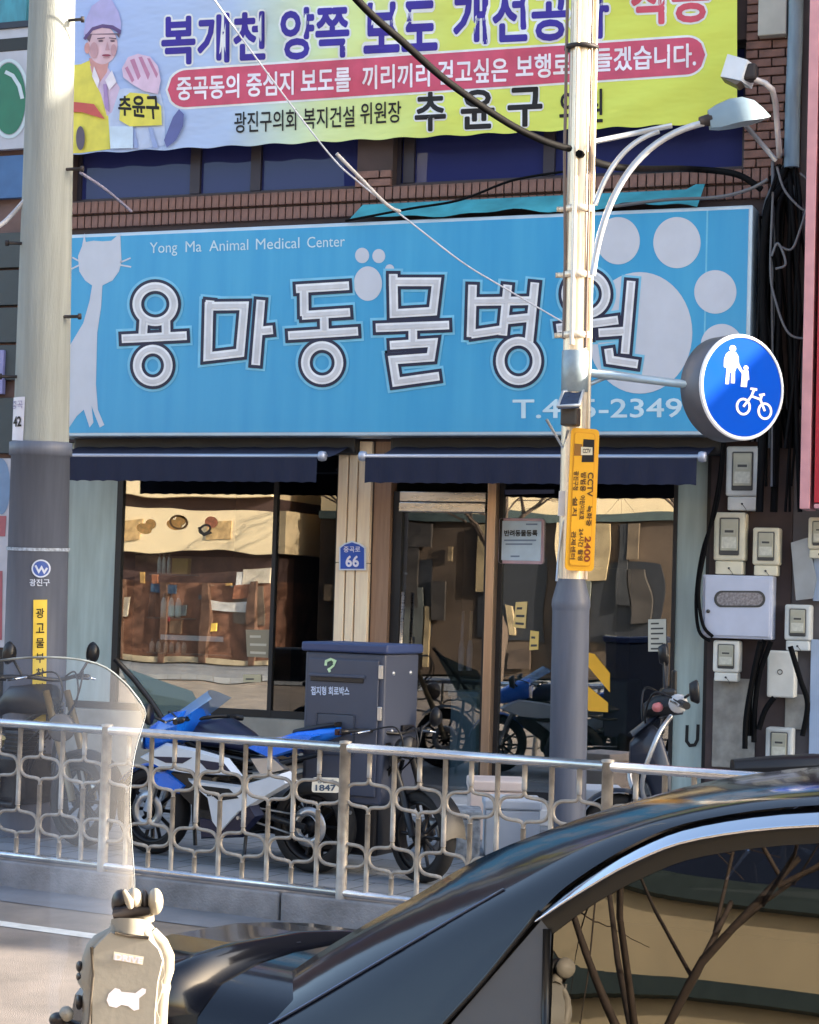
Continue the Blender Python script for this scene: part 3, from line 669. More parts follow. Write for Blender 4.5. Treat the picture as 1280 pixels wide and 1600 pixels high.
mk('carton', MB().rbox((IP(269, 950).x, 0.115, z1), (IP(294, 950).x, 0.18, z1 + 0.13), 0.004), yel, label='yellow carton on the upper display shelf in the left window', cat='carton')
for px, w_ in ((256, 'leftmost'), (268, 'middle'), (279, 'rightmost')): bottle(px, z2, 0.20, 0.024, w_ + ' of three white spray bottles on the middle display shelf', 'spray bottles on the middle shelf')
bottle(238, z2, 0.30, 0.03, 'dark tall bottle at the left end of the middle display shelf', None, M('bottle_dark', C(60, 58, 56), 0.4))
for px, w_ in ((240, 'first'), (250, 'second'), (262, 'third'), (271, 'fourth'), (281, 'fifth'), (290, 'sixth')): bottle(px, z3, 0.11, 0.02, w_ + ' small cream jar from the left on the lowest display shelf', 'small jars on the lowest shelf', M('jar_cream', C(226, 200, 180), 0.4))
t = mk('price_strip', MB().rbox((IP(254, 1000).x, 0.112, IP(300, 1001).z), (IP(352, 1000).x, 0.116, IP(300, 993).z), 0.001), M('strip_white', C(248, 248, 252), 0.5), label='white price strip above the small jars in the left window', cat='price strip')
# inside the door: pale blue bin, notice rack, hanging brushes
mk('bin', MB().rbox((xs(706, 1130, -0.5), 0.45, 0.27), (xs(748, 1130, -0.5), 0.8, zs(725, 1085, -0.5)), 0.02).rbox((xs(702, 1130, -0.5), 0.44, zs(725, 1085, -0.5) - 0.02), (xs(750, 1130, -0.5), 0.81, zs(725, 1080, -0.5)), 0.008), M('bin_blue', C(150, 188, 200), 0.4, var=0.15), label='tall pale blue bin standing just inside the shop door', cat='bin')
for px, c, lab in ((722, (170, 172, 176), 'grey handled brush hanging left inside the doorway'), (735, (214, 190, 140), 'pale yellow handled brush hanging right inside the doorway')):
    t = thing('hanging_brush', lab, 'brush', FA(px, 1040, -0.4)); p0, p1, p2 = FA(px + 2, 955, -0.4), FA(px, 1000, -0.4), FA(px - 2, 1048, -0.4)
    mk('shaft', MB().tube([p0, p1], 0.012), M('br_%d' % px, C(*c), 0.5), t); mk('brush_head', MB().tube([p1, p1 + (p2 - p1) * 0.3, p2], [0.014, 0.026, 0.022]), M('br_head', C(176, 178, 180), 0.6), t)
mk('counter', MB().rbox((xs(776, 1100, -1.6), 1.5, 0.27), (xs(985, 1100, -1.6), 2.0, 1.15), 0.02), M('counter', C(96, 118, 118), 0.5, var=0.2), label='grey green counter standing inside the shop behind the right window', cat='counter')
mk('cupboard', MB().rbox((xs(900, 1000, -2.4), 2.3, 0.27), (xs(968, 1000, -2.4), 2.8, 2.1), 0.02), M('cupboard', C(156, 138, 104), 0.5, var=0.2), label='tall tan cupboard at the back of the shop behind the right window', cat='cupboard')

plate('render_patch', 1112, 1060, 1182, 1200, 0.012, 0.010, M('render_pale', C(150, 146, 140), 0.9, var=0.3, scale=9, bump=0.4), shop)
plate('render_patch', 1226, 1085, 1262, 1140, 0.012, 0.010, M('render_pale', C(150, 146, 140), 0.9), shop)
# ------------------------------------------------ electricity meters and cabinet on the right-hand pier
mcase = M('meter_case', C(232, 230, 222), 0.45, var=0.07, scale=9); mwin = M('meter_window', C(178, 176, 160), 0.18, var=0.15); mrec = M('meter_recess', C(70, 70, 70), 0.5); mdial = M('meter_dial', C(176, 174, 158), 0.5)
MC = [mcase, M('meter_case_old', C(222, 214, 190), 0.5, var=0.14, scale=7), M('meter_case_worn', C(206, 208, 206), 0.5, var=0.18, scale=5)]; MI = [0]
def meter(x0, y0, x1, y1, label, d=0.13, win=True):
    MI[0] += 1; mcase = MC[(MI[0] * 2 + MI[0] // 3) % 3]
    a = FA(x0, y1, d); b = FA(x1, y0, d); xa = a.x; xb = FA(x0 + (x1 - x0) * 0.78, y0, d).x
    z0 = a.z; z1 = zs(x0, y0, d); w = xb - xa; h = z1 - z0
    t = thing('electricity_meter', label, 'electricity meter', ((xa + xb) / 2, -d / 2, z0), group='electricity meters on the pier')
    mk('case', MB().rbox((xa, -d, z0 + h * 0.22), (xb, 0.0, z1), 0.016), mcase, t)
    mk('terminal_cover', MB().rbox((xa + w * 0.06, -d * 0.92, z0), (xb - w * 0.06, 0.0, z0 + h * 0.215), 0.010), mcase, t)
    if win:
        mk('window_recess', MB().rbox((xa + w * 0.17, -d - 0.004, z0 + h * 0.30), (xb - w * 0.17, -d + 0.01, z1 - h * 0.08), 0.012), mrec, t)
        mk('window', MB().rbox((xa + w * 0.22, -d - 0.012, z0 + h * 0.38), (xb - w * 0.22, -d - 0.002, z1 - h * 0.11), 0.006), mwin, t)
        mk('dial_plate', MB().box((xa + w * 0.27, -d - 0.0135, z0 + h * 0.42), (xb - w * 0.27, -d - 0.0122, z0 + h * 0.60)), M('plate_pale', C(206, 204, 190), 0.5, var=0.15, scale=40), t)
        mk('dial_slot', MB().box((xa + w * 0.36, -d - 0.0155, z0 + h * 0.67), (xb - w * 0.36, -d - 0.0146, z0 + h * 0.71)), mrec, t)
        mk('seal_wire', MB().tube([(xa + w * 0.5, -d * 0.93, z0 + h * 0.10), (xa + w * 0.62, -d * 0.96, z0 + h * 0.02), (xa + w * 0.66, -d * 0.94, z0 - h * 0.06)], 0.002, 5), mrec, t)
        mk('dial', MB().box((xa + w * 0.32, -d - 0.0145, z0 + h * 0.64), (xb - w * 0.32, -d - 0.0125, z0 + h * 0.74)), mdial, t)
    mk('screw', MB().lathe([(0.008, 0), (0.008, 0.006), (0, 0.008)], axis_X(((xa + xb) / 2, -d * 0.92, z0 + h * 0.10), (0, -1, 0)), 8), mrec, t)
    return t
meter(1133, 697, 1203, 797, 'uppermost electricity meter, directly below the round blue sign')
meter(1114, 800, 1180, 897, 'electricity meter directly above the left half of the white cabinet')
meter(1175, 824, 1231, 899, 'smaller electricity meter above the right end of the white cabinet')
meter(1113, 1000, 1168, 1064, 'electricity meter tucked under the left end of the white cabinet')
meter(1225, 944, 1280, 1016, 'electricity meter right of the white cabinet')
meter(1195, 1136, 1252, 1210, 'lowest electricity meter, just above the car roof')
meter(1262, 808, 1310, 872, 'beige electricity meter cut off by the right edge of the picture')
# plain boxes
t = thing('junction_box', 'plain pale grey junction box below the meter right of the cabinet', 'junction box', FA(1225, 1090, 0.1))
plate('case', 1198, 1017, 1243, 1090, 0.14, 0.14, mcase, t, 0.012); mk('knock_out', MB().lathe([(0.02, 0), (0.02, 0.004), (0.014, 0.005), (0.014, 0.001)], axis_X(FA(1219, 1050, 0.14), (0, -1, 0)), 14), mrec, t)
t = thing('tilted_panel', 'tilted grey metal panel hanging between cables at the right', 'panel', FA(1250, 930, 0.1))
mk('panel_sheet', MB().prism([FA(x, y, 0.1) for x, y in ((1236, 848), (1262, 840), (1276, 905), (1270, 935), (1244, 938))], (0, 0.03, 0)), M('panel_grey', C(160, 168, 176), 0.4, metal=0.4), t)
t = thing('electric_cabinet', 'white steel electric cabinet with an oval window among the meters', 'cabinet', FA(1155, 1000, 0.1))
plate('cabinet_body', 1096, 899, 1208, 998, 0.16, 0.16, M('cabinet_white', C(196, 202, 222), 0.4, var=0.06), t, 0.008)
plate('cabinet_door', 1100, 903, 1204, 994, 0.172, 0.012, M('cabinet_white', C(196, 202, 222), 0.4), t, 0.004)
ov = []
for k in range(32):
    a = 2 * math.pi * k / 32; ov.append((1156 + (28 if math.cos(a) > 0 else -28) + 12 * math.cos(a), 936 + 13 * math.sin(a)))
mk('oval_rim', MB().prism([FA(x, y, 0.176) for x, y in ov], (0, 0.005, 0)), mrec, t)
mk('oval_window', MB().prism([FA(1156 + (x - 1156) * 0.9, 936 + (y - 936) * 0.78, 0.179) for x, y in ov], (0, 0.003, 0)), M('oval_pane', C(140, 136, 140), 0.2, var=0.35, scale=60), t)
mk('lock', MB().lathe([(0.014, 0), (0.014, 0.01), (0, 0.012)], axis_X(FA(1107, 955, 0.172), (0, -1, 0)), 10), mrec, t)

# ================================================================== POLES AND STREET FURNITURE
def pole_pts(top, bot, depth): return W(*top, depth), W(*bot, depth)
galv = M('galvanised', C(242, 226, 204), 0.27, metal=0.3, var=0.15, scale=5, stretch=(10, 10, 0.4))
dkgrey = M('dark_grey_paint', C(92, 98, 114), 0.5, var=0.1, scale=5, bump=0.05, stretch=(6, 6, 0.5))
# --- concrete utility pole on the left
D1 = 12.6; k1 = D1 / FPX
conc = M('pole_concrete', C(144, 149, 147), 0.85, var=0.14, scale=4, bump=0.3, bscale=40, stretch=(5, 5, 0.35))
pt = W(96, -560, D1); pb = W(56, 1000, D1)
ax = (pt - pb).normalized(); g0 = pb - ax * ((pb.z - 0.15) / ax.z)
upole = thing('utility_pole', 'thick concrete utility pole with a dark grey lower sleeve on the left', 'utility pole', g0)
def on1(y):          # axis point at picture height y
    f = (y + 560) / 1560.0; return pt + (pb - pt) * f
def r1(y): return k1 * (35.5 + 8.0 * (y / 700.0))
ys = [-560, -200, 0, 200, 400, 560, 712]
XA = axis_X((0, 0, 0), ax)
def lathe_path(pts_r, n=32):
    mb = MB(); prof = [(r, (p - g0).dot(ax)) for p, r in pts_r]; return mb.lathe(prof, axis_X(g0, ax), n)
mk('shaft', lathe_path([(on1(y), r1(y)) for y in ys]), conc, upole)
sl_ = lathe_path([(on1(690), r1(690)), (on1(692), r1(700) + 0.022), (on1(712), r1(712) + 0.022), (on1(713), r1(712) + 0.008), (on1(1000), r1(900) + 0.01)] + [(g0, r1(1000) + 0.012)])
mk('sleeve', sl_, dkgrey, upole)
mk('band_lettering', lathe_path([(on1(855), r1(855) + 0.0165), (on1(860), r1(860) + 0.0165)]), M('band_pale', C(150, 160, 176), 0.5, var=0.5, scale=60), upole)
CAM1 = (CAM - on1(900)); CAM1.z = 0; CAM1.normalize()
def P1(px, py, e=0.0):   # on the pole's surface
    p = W(px, py, D1); c = on1(py); side = (p - c); lat = side.dot(RT); rr = r1(py) + 0.012 + e
    lat = max(-rr * 0.97, min(rr * 0.97, lat)); d = math.sqrt(rr * rr - lat * lat)
    return c + RT * lat - FWD * d + UP * ((p - c).dot(UP))
def on_pole(name, q, m, e=0.003, nu=6):
    rows = []
    for j in range(4):
        v = j / 3
        rows.append([P1((q[0][0] * (1 - u) + q[1][0] * u) * (1 - v) + (q[3][0] * (1 - u) + q[2][0] * u) * v, (q[0][1] * (1 - u) + q[1][1] * u) * (1 - v) + (q[3][1] * (1 - u) + q[2][1] * u) * v, e) for u in [i / nu for i in range(nu + 1)]])
    return mk(name, MB().grid(rows), m, upole)
on_pole('number_sticker', [(20, 622), (47, 622), (44, 690), (16, 688)], M('sticker_white', C(212, 210, 222), 0.5, var=0.1), -0.008)
mk('sticker_print', text_quad('42', rectq(25, 652, 41, 668), lambda x, y: P1(x, y, -0.004), 0.03), pk, upole)
mk('sticker_print', text_quad('중곡', rectq(22, 628, 43, 640), lambda x, y: P1(x, y, -0.004), 0.0), M('ink_violet', C(140, 130, 170), 0.6), upole)
on_pole('yellow_strip', [(62, 935), (82, 935), (80, 1128), (60, 1128)], M('strip_yellow', C(232, 200, 74), 0.5, var=0.08))
for i, s in enumerate('광고물부착방지'):
    y = 948 + i * 23
    mk('strip_lettering', text_quad(s, rectq(66, y, 78, y + 15), lambda x, yy: P1(x, yy, 0.006), 0.015), pk, upole)
mk('emblem', MB().grid([[P1(73 + 14 * math.cos(a) * r, 887 + 14 * math.sin(a) * r, 0.003) for a in [2 * math.pi * k / 24 for k in range(25)]] for r in (0.01, 1.0)]), M('emblem_blue', C(64, 92, 170), 0.5), upole)
mk('emblem_ring', MB().grid([[P1(73 + 14 * math.cos(a) * r, 887 + 14 * math.sin(a) * r, 0.005) for a in [2 * math.pi * k / 24 for k in range(25)]] for r in (0.84, 1.0)]), M('emblem_white', C(196, 206, 226), 0.5), upole)
mk('emblem_mark', strokes([([(65, 882), (70, 892), (74, 885), (78, 893), (82, 886)], False)], 3, lambda x, y, q: P1(x, y, 0.006 + q), 0), M('emblem_white', C(196, 206, 226), 0.5), upole)
mk('emblem_lettering', text_quad('광진구', rectq(56, 903, 86, 914), lambda x, y: P1(x, y, 0.006), 0.02), M('emblem_white', C(196, 206, 226), 0.5), upole)
rust = M('step_iron', C(58, 54, 56), 0.6, metal=0.5, var=0.2)
for px, py, dx in ((116, 36, 12), (112, 268, 14), (104, 497, 14), (30, 590, -14), (24, 383, -12)):
    c = on1(py); p = W(px, py, D1); sgn = 1 if dx > 0 else -1
    a = c + RT * (r1(py) * 0.82 * sgn) - FWD * r1(py) * 0.5; b = a + RT * abs(dx) * k1 * 1.7 * sgn - FWD * 0.02
    mk('step_bolt', MB().tube([a, b], 0.011).lathe([(0.02, 0), (0.02, 0.02), (0, 0.02)], axis_X(b, RT * sgn), 10), rust, upole)

# --- street lamp pole in the centre
D2 = 11.5; k2 = D2 / FPX
qt = W(916, -300, D2); qb = W(886, 1280, D2); ax2 = (qt - qb).normalized(); g2 = qb - ax2 * ((qb.z - 0.15) / ax2.z)
def on2(y): return qt + (qb - qt) * ((y + 300) / 1580.0)
lamp = thing('street_lamp', 'metal street lamp pole with a dark grey base standing in front of the shop', 'street lamp', g2)
def lathe2(pr, n=28): return MB().lathe([(r * k2, (on2(y) - g2).dot(ax2)) for y, r in pr], axis_X(g2, ax2), n)
mk('upper_pole', lathe2([(-300, 17.5), (140, 18), (430, 19.5), (560, 20), (720, 20.5), (905, 21)]), galv, lamp)
mk('plate_sleeve', lathe2([(548, 20.8), (549, 21.8), (612, 21.8), (613, 20.8)]), M('sleeve_steel', C(150, 164, 172), 0.45, metal=0.4, var=0.2, scale=12), lamp)
mk('base_tube', lathe2([(897, 20), (900, 20), (938, 30), (946, 30.5), (952, 29.2), (954, 29), (1300, 29.5)] + [(1480, 30)]), dkgrey, lamp)
for y in (327, 430, 524):
    mk('clamp_band', lathe2([(y - 5, 19), (y - 5, 23), (y + 5, 23), (y + 5, 19)]), galv, lamp)
    a = on2(y) - RT * 22 * k2; mk('clamp_bolt', MB().tube([a, a - RT * 12 * k2], 0.016), galv, lamp)
def side(y, dx, e=0.0): return on2(y) + RT * dx * k2 - FWD * e
mk('conduit', MB().tube([side(y, -24 + (4 if y > 240 else 0), 0.03) for y in (-300, 60, 75, 140, 240, 400, 530)], 0.010), M('conduit_dark', C(120, 104, 96), 0.5), lamp)
mk('conduit', MB().tube([side(y, 21, 0.03) for y in (-300, 100, 200, 400, 560, 690, 905)], 0.013), galv, lamp)
mk('conduit', MB().tube([side(y, -8, 0.075) for y in (-300, 100, 300, 540)], 0.016), galv, lamp)
mk('conduit', MB().tube([side(y, 14, 0.066) for y in (-300, 80, 95, 300, 545)], 0.008), M('conduit_dark', C(120, 104, 96), 0.5), lamp)
mk('fixing_ring', lathe2([(72, 18), (72, 27), (78, 27), (78, 18)]), rust, lamp)
def arm(pts, r): return MB().tube(pts, r, 10)
def bez(p0, p1, p2, n=12): return [p0 * (1 - t) ** 2 + p1 * 2 * t * (1 - t) + p2 * t * t for t in [i / n for i in range(n + 1)]]
DL = D2 - 0.15
armm = M('lamp_arm', C(198, 202, 208), 0.35, metal=0.5, var=0.1)
mk('arm', arm(bez(W(926, 430, DL), W(952, 225, DL), W(1100, 192, DL), 18), 0.020), armm, lamp)
mk('arm', arm(bez(W(930, 320, DL), W(960, 225, DL), W(1030, 205, DL), 14), 0.016), armm, lamp)
mk('arm_brace', arm([W(930, 221, DL), W(1050, 196, DL)], 0.016), armm, lamp)
# lamp head: half dome shell
hd = []
c0, c1 = W(1106, 186, DL), W(1203, 180, DL)
topp = [(1106, 172), (1120, 163), (1140, 154), (1160, 151), (1178, 156), (1192, 168), (1203, 180)]
botp = [(1110, 201), (1125, 201), (1145, 197), (1160, 194), (1178, 191), (1192, 187), (1203, 183)]
rows = []
for (tx, ty), (bx, by) in zip(topp, botp):
    a = W(tx, ty, DL); b = W(bx, by, DL); wd_ = 0.10 * math.sin(math.pi * min(0.98, max(0.12, (tx - 1100) / 110.0)))
    rows.append([b + FWD * -wd_ if q == 0 else (b + FWD * wd_ if q == 8 else b + (a - b) * math.sin(math.pi * q / 8) + FWD * (-wd_ * math.cos(math.pi * q / 8))) for q in range(9)])
hm = MB().grid(rows); hm.poly([r[0] for r in rows] + [r[8] for r in reversed(rows)]); hm.poly(rows[0])
mk('lamp_head', hm, M('lamp_grey', C(132, 152, 164), 0.4, metal=0.2, var=0.08), lamp)
mk('head_collar', MB().tube([W(1093, 190, DL), W(1112, 187, DL)], [0.028, 0.04]), rust, lamp)

# --- solar blinker on the lamp pole
t = thing('solar_unit', 'small solar panel unit clamped to the street lamp above the yellow sign', 'solar panel', W(893, 650, D2 - 0.2))
DS = D2 - 0.22
mk('solar_panel', MB().prism([W(872, 634, DS), W(905, 632, DS), W(912, 610, DS + 0.16), W(880, 612, DS + 0.16)], UP * -0.02), M('solar_cell', C(44, 56, 84), 0.15, var=0.2, scale=40), t)
mk('panel_frame', MB().tube([W(872, 635, DS), W(905, 633, DS), W(912, 610, DS + 0.16), W(880, 612, DS + 0.16)], 0.011, 6, closed=True), armm, t)
mk('panel_bracket', MB().rbox((-0.05, -0.05, -0.09), (0.05, 0.05, 0.02), 0.01, Matrix.Translation(W(892, 642, DS + 0.08))), M('bracket_dark', C(70, 66, 62), 0.5, metal=0.4), t)
mk('stay', MB().tube([W(854, 655, DS), W(880, 700, DS), W(888, 672, DS)], 0.009), armm, t)
# --- yellow camera notice
DY = D2 - 0.13
def PY(px, py, e=0.0): return W(px, py, DY - e)
t = thing('camera_notice', 'tall yellow surveillance camera notice strapped to the street lamp', 'notice', PY(910, 893))
yq = [(893, 668), (937, 671), (928, 893), (883, 891)]
yp = M('notice_yellow', C(246, 178, 32), 0.45, var=0.06)
def rquad(q, r, n=4):
    out = []
    for i in range(4):
        p = V(q[i]); a = (V(q[i - 1]) - p).normalized(); b = (V(q[(i + 1) % 4]) - p).normalized()
        for k in range(n + 1):
            s = k / n; out.append(tuple(p + a * r * (1 - s) ** 2 + b * r * s * s))
    return out
mk('notice_board', MB().prism([PY(x, y) for x, y in rquad(yq, 8)], FWD * 0.04), yp, t)
iq = [(898, 674), (931, 677), (923, 886), (889, 884)]
mk('raised_border', MB().prism([PY(x, y, 0.004) for x, y in rquad(iq, 6)], FWD * 0.003), M('notice_orange', C(232, 160, 24), 0.45), t)
mk('inner_field', MB().prism([PY(910 + (x - 910) * 0.93, 780 + (y - 780) * 0.985, 0.006) for x, y in rquad(iq, 6)], FWD * 0.001), yp, t)
mk('black_symbol', MB().prism([PY(x, y, 0.008) for x, y in ((912, 686), (929, 687), (928, 722), (909, 722))], FWD * 0.001), pk, t)
mk('brown_symbol', MB().prism([PY(x, y, 0.008) for x, y in ((898, 693), (910, 694), (909, 712), (897, 712))], FWD * 0.001), M('notice_brown', C(150, 100, 30), 0.5), t)
mk('pale_symbol', MB().prism([PY(x, y, 0.010) for x, y in ((908, 698), (926, 699), (926, 711), (908, 711))], FWD * 0.001), M('notice_pale', C(224, 214, 186), 0.5), t)
mk('symbol_mark', text_quad('CCTV', rectq(911, 701, 923, 708), lambda x, y: PY(x, y, 0.012), 0.02), pk, t)
ink = M('notice_ink', C(92, 62, 20), 0.6); redk = M('notice_redink', C(140, 60, 20), 0.6)
def vtext(s, x0, y0, x1, y1, m, bold=0.03):      # running down the board, turned a quarter
    mk('notice_lettering', text_quad(s, [(x1, y0), (x1 - (y1 - y0) * 0.045, y1), (x0 - (y1 - y0) * 0.045, y1), (x0, y0)], lambda x, y: PY(x, y, 0.009), bold), m, t)
vtext('CCTV', 919, 738, 928, 776, ink); vtext('녹화중', 917.5, 790, 926, 822, ink); vtext('2400', 914, 838, 924, 878, redk)
vtext('방범용', 908, 738, 917, 768, ink); vtext('어린이보호', 906.5, 774, 915, 812, ink); vtext('24시간 촬영', 905, 826, 913, 876, ink)
vtext('광진구청', 897, 736, 905, 766, ink); vtext('설치', 895.5, 776, 903, 806, ink); vtext('관제센터', 893, 830, 901, 874, ink)
sheet_w = mk('tag_label', MB().prism([W(x, y, D2 - 0.06) for x, y in ((874, 767), (884, 767), (882, 806), (872, 806))], FWD * 0.02), M('tag_white', C(222, 222, 226), 0.5), label='small white tag on the left edge of the yellow notice', cat='tag')
mk('hanging_wire', MB().tube([W(884, 806, D2 - 0.05), W(878, 830, D2 - 0.05), W(873, 870, D2 - 0.05), W(870, 908, D2 - 0.05)], 0.008, 6), armm, label='pale wire hanging below the white tag beside the yellow notice', cat='wire')

# --- round pedestrian and cycle sign, a deep drum on an arm
DR = 11.2
face_c = W(1160, 605, DR)
vdir = (CAM - face_c).normalized()
nrm = (Matrix.Rotation(R(-39), 3, 'Z') @ V((vdir.x, vdir.y, 0))).normalized()
if nrm.dot(RT) < 0: nrm = (Matrix.Rotation(R(39), 3, 'Z') @ V((vdir.x, vdir.y, 0))).normalized()
rs = 83.5 * DR / FPX; dep = 0.19
t = thing('round_sign', 'round blue sign with white adult, child and bicycle on a lamp post arm', 'road sign', face_c - V((0, 0, rs)))
XR = axis_X(face_c, nrm)
XRb = axis_X(face_c, nrm)
drum = M('drum_grey', C(92, 96, 108), 0.45, metal=0.4, var=0.1)
mk('drum', MB().lathe([(0, -dep), (rs * 0.98, -dep), (rs, -dep + 0.012), (rs, -0.012), (rs * 0.97, -0.002), (0, -0.002)], XR, 56), drum, t)
mk('white_rim', MB().lathe([(rs * 0.93, -0.001), (rs * 0.93, 0.006), (rs * 0.985, 0.006), (rs * 1.0, -0.006)], XR, 56), M('sign_white', C(222, 228, 240), 0.35), t)
mk('blue_face', MB().lathe([(rs * 0.932, 0.002), (0, 0.002)], XR, 56), M('traffic_blue', C(0, 74, 190), 0.7, var=0.03, spec=0.05), t)
hx = V((0, 0, 1)).cross(nrm).normalized()         # picture right along the face
def PR(px, py, e=0.0): return face_c + hx * ((px - 1160) / 65.0 * rs) + V((0, 0, 1)) * (-(py - 605 - (px - 1160) * 0.03) / 83.5 * rs) + nrm * (0.004 + e)
sw = M('sign_white', C(222, 228, 240), 0.35)
def S8(x, y): return (1060 + x / 4.705, 500 + y / 4.705)
fig = MB()
fig.poly([PR(*S8(393 + 24 * math.cos(a), 215 + 24 * math.sin(a))) for a in [2 * math.pi * k / 16 for k in range(16)]])
fig.poly([PR(*S8(x, y), 0.0003) for x, y in ((365, 240), (415, 240), (435, 270), (438, 320), (470, 375), (460, 390), (425, 345), (412, 380), (412, 470), (385, 470), (385, 390), (372, 390), (370, 480), (345, 480), (352, 360), (332, 355), (332, 300), (345, 260))])
mk('adult_figure', fig, sw, t)
fig = MB()
fig.poly([PR(*S8(492 + 18 * math.cos(a), 350 + 18 * math.sin(a)), 0.0002) for a in [2 * math.pi * k / 14 for k in range(14)]])
fig.poly([PR(*S8(x, y), 0.0005) for x, y in ((470, 368), (510, 368), (518, 435), (504, 440), (500, 492), (456, 492), (462, 395), (452, 380))])
mk('child_figure', fig, sw, t)
def PRq(x, y, q): return PR(*S8(x, y), q)
mk('bicycle_symbol', strokes([(ell(478, 637, 46, 56, 28), True), (ell(636, 660, 46, 56, 28), True), ([(478, 637), (535, 555), (600, 575), (636, 660)], False), ([(535, 555), (555, 500)], False), ([(525, 500), (575, 505)], False), ([(590, 545), (632, 535)], False), ([(600, 575), (612, 540)], False)], 17, PRq, 0.0008), sw, t)
mk('sign_arm', MB().tube([W(924, 583, D2), face_c - nrm * dep * 0.6 - hx * rs * 0.9], 0.024), M('arm_grey', C(168, 188, 204), 0.4, metal=0.4), t)
mk('sign_arm', MB().tube([W(922, 600, D2), W(945, 590, D2 - 0.02), W(985, 588, D2 - 0.06)], 0.014), M('arm_grey', C(168, 188, 204), 0.4), t)

# --- white floodlight on a bent pipe
DF = -0.0
t = thing('floodlight', 'white box floodlight on a bent pale pipe beside the banner', 'floodlight', FA(1150, 110, 0.55))
OF = 0.55
fq = [(1137, 84), (1168, 93), (1158, 126), (1126, 119)]
mk('housing', MB().prism([FA(x, y, OF) for x, y in fq], (0.05, 0.16, -0.02)), M('flood_white', C(214, 222, 234), 0.35, var=0.06), t)
mk('lamp_visor', MB().prism([FA(x, y, OF + 0.02) for x, y in ((1126, 120), (1158, 127), (1150, 132))], (0, 0.16, 0)), M('flood_dark', C(92, 84, 76), 0.5), t)
mk('lamp_joint', MB().rbox((-0.05, -0.06, -0.06), (0.05, 0.06, 0.06), 0.02, Matrix.Translation(FA(1173, 114, OF - 0.08))), rust, t)
pip = [FA(1180, 124, OF - 0.08), FA(1196, 130, OF - 0.08), FA(1207, 140, OF - 0.1), FA(1212, 160, 0.3), FA(1215, 200, 0.22), FA(1218, 238, 0.16), FA(1218, 244, 0.02)]
mk('pipe_arm', MB().tube(pip, 0.022, 10), M('pipe_white', C(206, 200, 200), 0.4, metal=0.3, var=0.1), t)
mk('brace', MB().tube([FA(1165, 195, 0.35), FA(1212, 250, 0.06)], 0.018), armm, label='pale diagonal stay under the street lamp head on the right pier', cat='stay')
mk('downpipe', MB().tube([FA(1246, -140, 0.08), FA(1243, 60, 0.08), FA(1239, 160, 0.08), FA(1237, 262, 0.08)], 0.055, 14), M('downpipe_grey', C(120, 142, 158), 0.5, var=0.2, stretch=(4, 4, 0.5)), label='grey blue downpipe running down the right pier past the red sign', cat='downpipe')
t = thing('wall_box', 'pale grey box at the top of the right brick pier', 'box', FA(1210, 54, 0.1)); plate('box_body', 1184, -30, 1230, 54, 0.12, 0.12, M('wallbox', C(172, 172, 164), 0.5, var=0.1), t, 0.008)

# ================================================================== CABLES
cbl = M('cable_black', C(10, 10, 13), 0.7, var=0.1, spec=0.12); cgrey = M('cable_grey', C(96, 98, 104), 0.5, var=0.1); cpale = M('cable_pale', C(184, 184, 190), 0.45)
def smooth(pts, n=6):
    out = []
    for i in range(len(pts) - 1):
        p0 = pts[max(i - 1, 0)]; p1 = pts[i]; p2 = pts[i + 1]; p3 = pts[min(i + 2, len(pts) - 1)]
        for k in range(n):
            u = k / n; out.append(0.5 * ((2 * p1) + (p2 - p0) * u + (2 * p0 - 5 * p1 + 4 * p2 - p3) * u * u + (3 * p1 - p0 - 3 * p2 + p3) * u ** 3))
    return out + [pts[-1]]
def cable(pts, r, m, label, group=None): return mk('cable', MB().tube(smooth(pts), r, 7), m, label=label, cat='cable', group=group)
cable([W(470, -110, 9.5), W(560, 2, 9.9), W(630, 66, 10.2), W(700, 128, 10.6), W(790, 190, 11.0), W(850, 220, 11.2), W(890, 232, 11.4)], 0.021, cbl, 'thick black cable slanting across the banner down to the street lamp')
cable([W(905, 240, 11.4), W(940, 256, 11.8), W(1000, 264, 12.2)] + [FA(x, y, 0.3) for x, y in ((1080, 264), (1150, 272), (1190, 296))], 0.024, cbl, 'thick black cable sagging from the street lamp to the right pier')
cable([W(300, -50, 12.4), W(400, 90, 12.7), W(510, 235, 12.9), W(560, 284, 13.0), W(640, 346, 13.2), W(720, 408, 13.4), W(780, 445, 13.6), W(900, 515, 13.8)], 0.006, M('wire_pale', C(190, 196, 214), 0.5), 'thin pale wire slanting across the middle of the blue sign')
cable([W(526, 240, 12.5), W(565, 280, 12.6), W(605, 320, 12.7), W(625, 330, 12.8)], 0.012, cpale, 'short pale rod slanting under the banner beside the brick pillar')
cable([W(126, 270, D1 - 0.1), W(165, 296, 13.0), W(205, 330, 13.6)], 0.010, M('wire_lilac', C(140, 136, 160), 0.5), 'thin grey stay from the utility pole to the brick wall')
cable([W(-40, 372, 12.4), W(0, 352, 12.5), W(22, 332, 12.55), W(50, 300, D1 - 0.1)], 0.016, cpale, 'pale cable reaching the utility pole from the left edge')
cable([FA(540, 345, 0.33)] + [FA(x, y, 0.38) for x, y in ((640, 326), (720, 312), (800, 282), (880, 268))], 0.010, cbl, 'thin black cable loosely running along the top of the torn teal canvas')
cable([FA(x, y, 0.36) for x, y in ((960, 322), (1040, 312), (1120, 308), (1170, 296), (1200, 280))], 0.013, cgrey, 'grey cable lying along the top right edge of the blue sign')
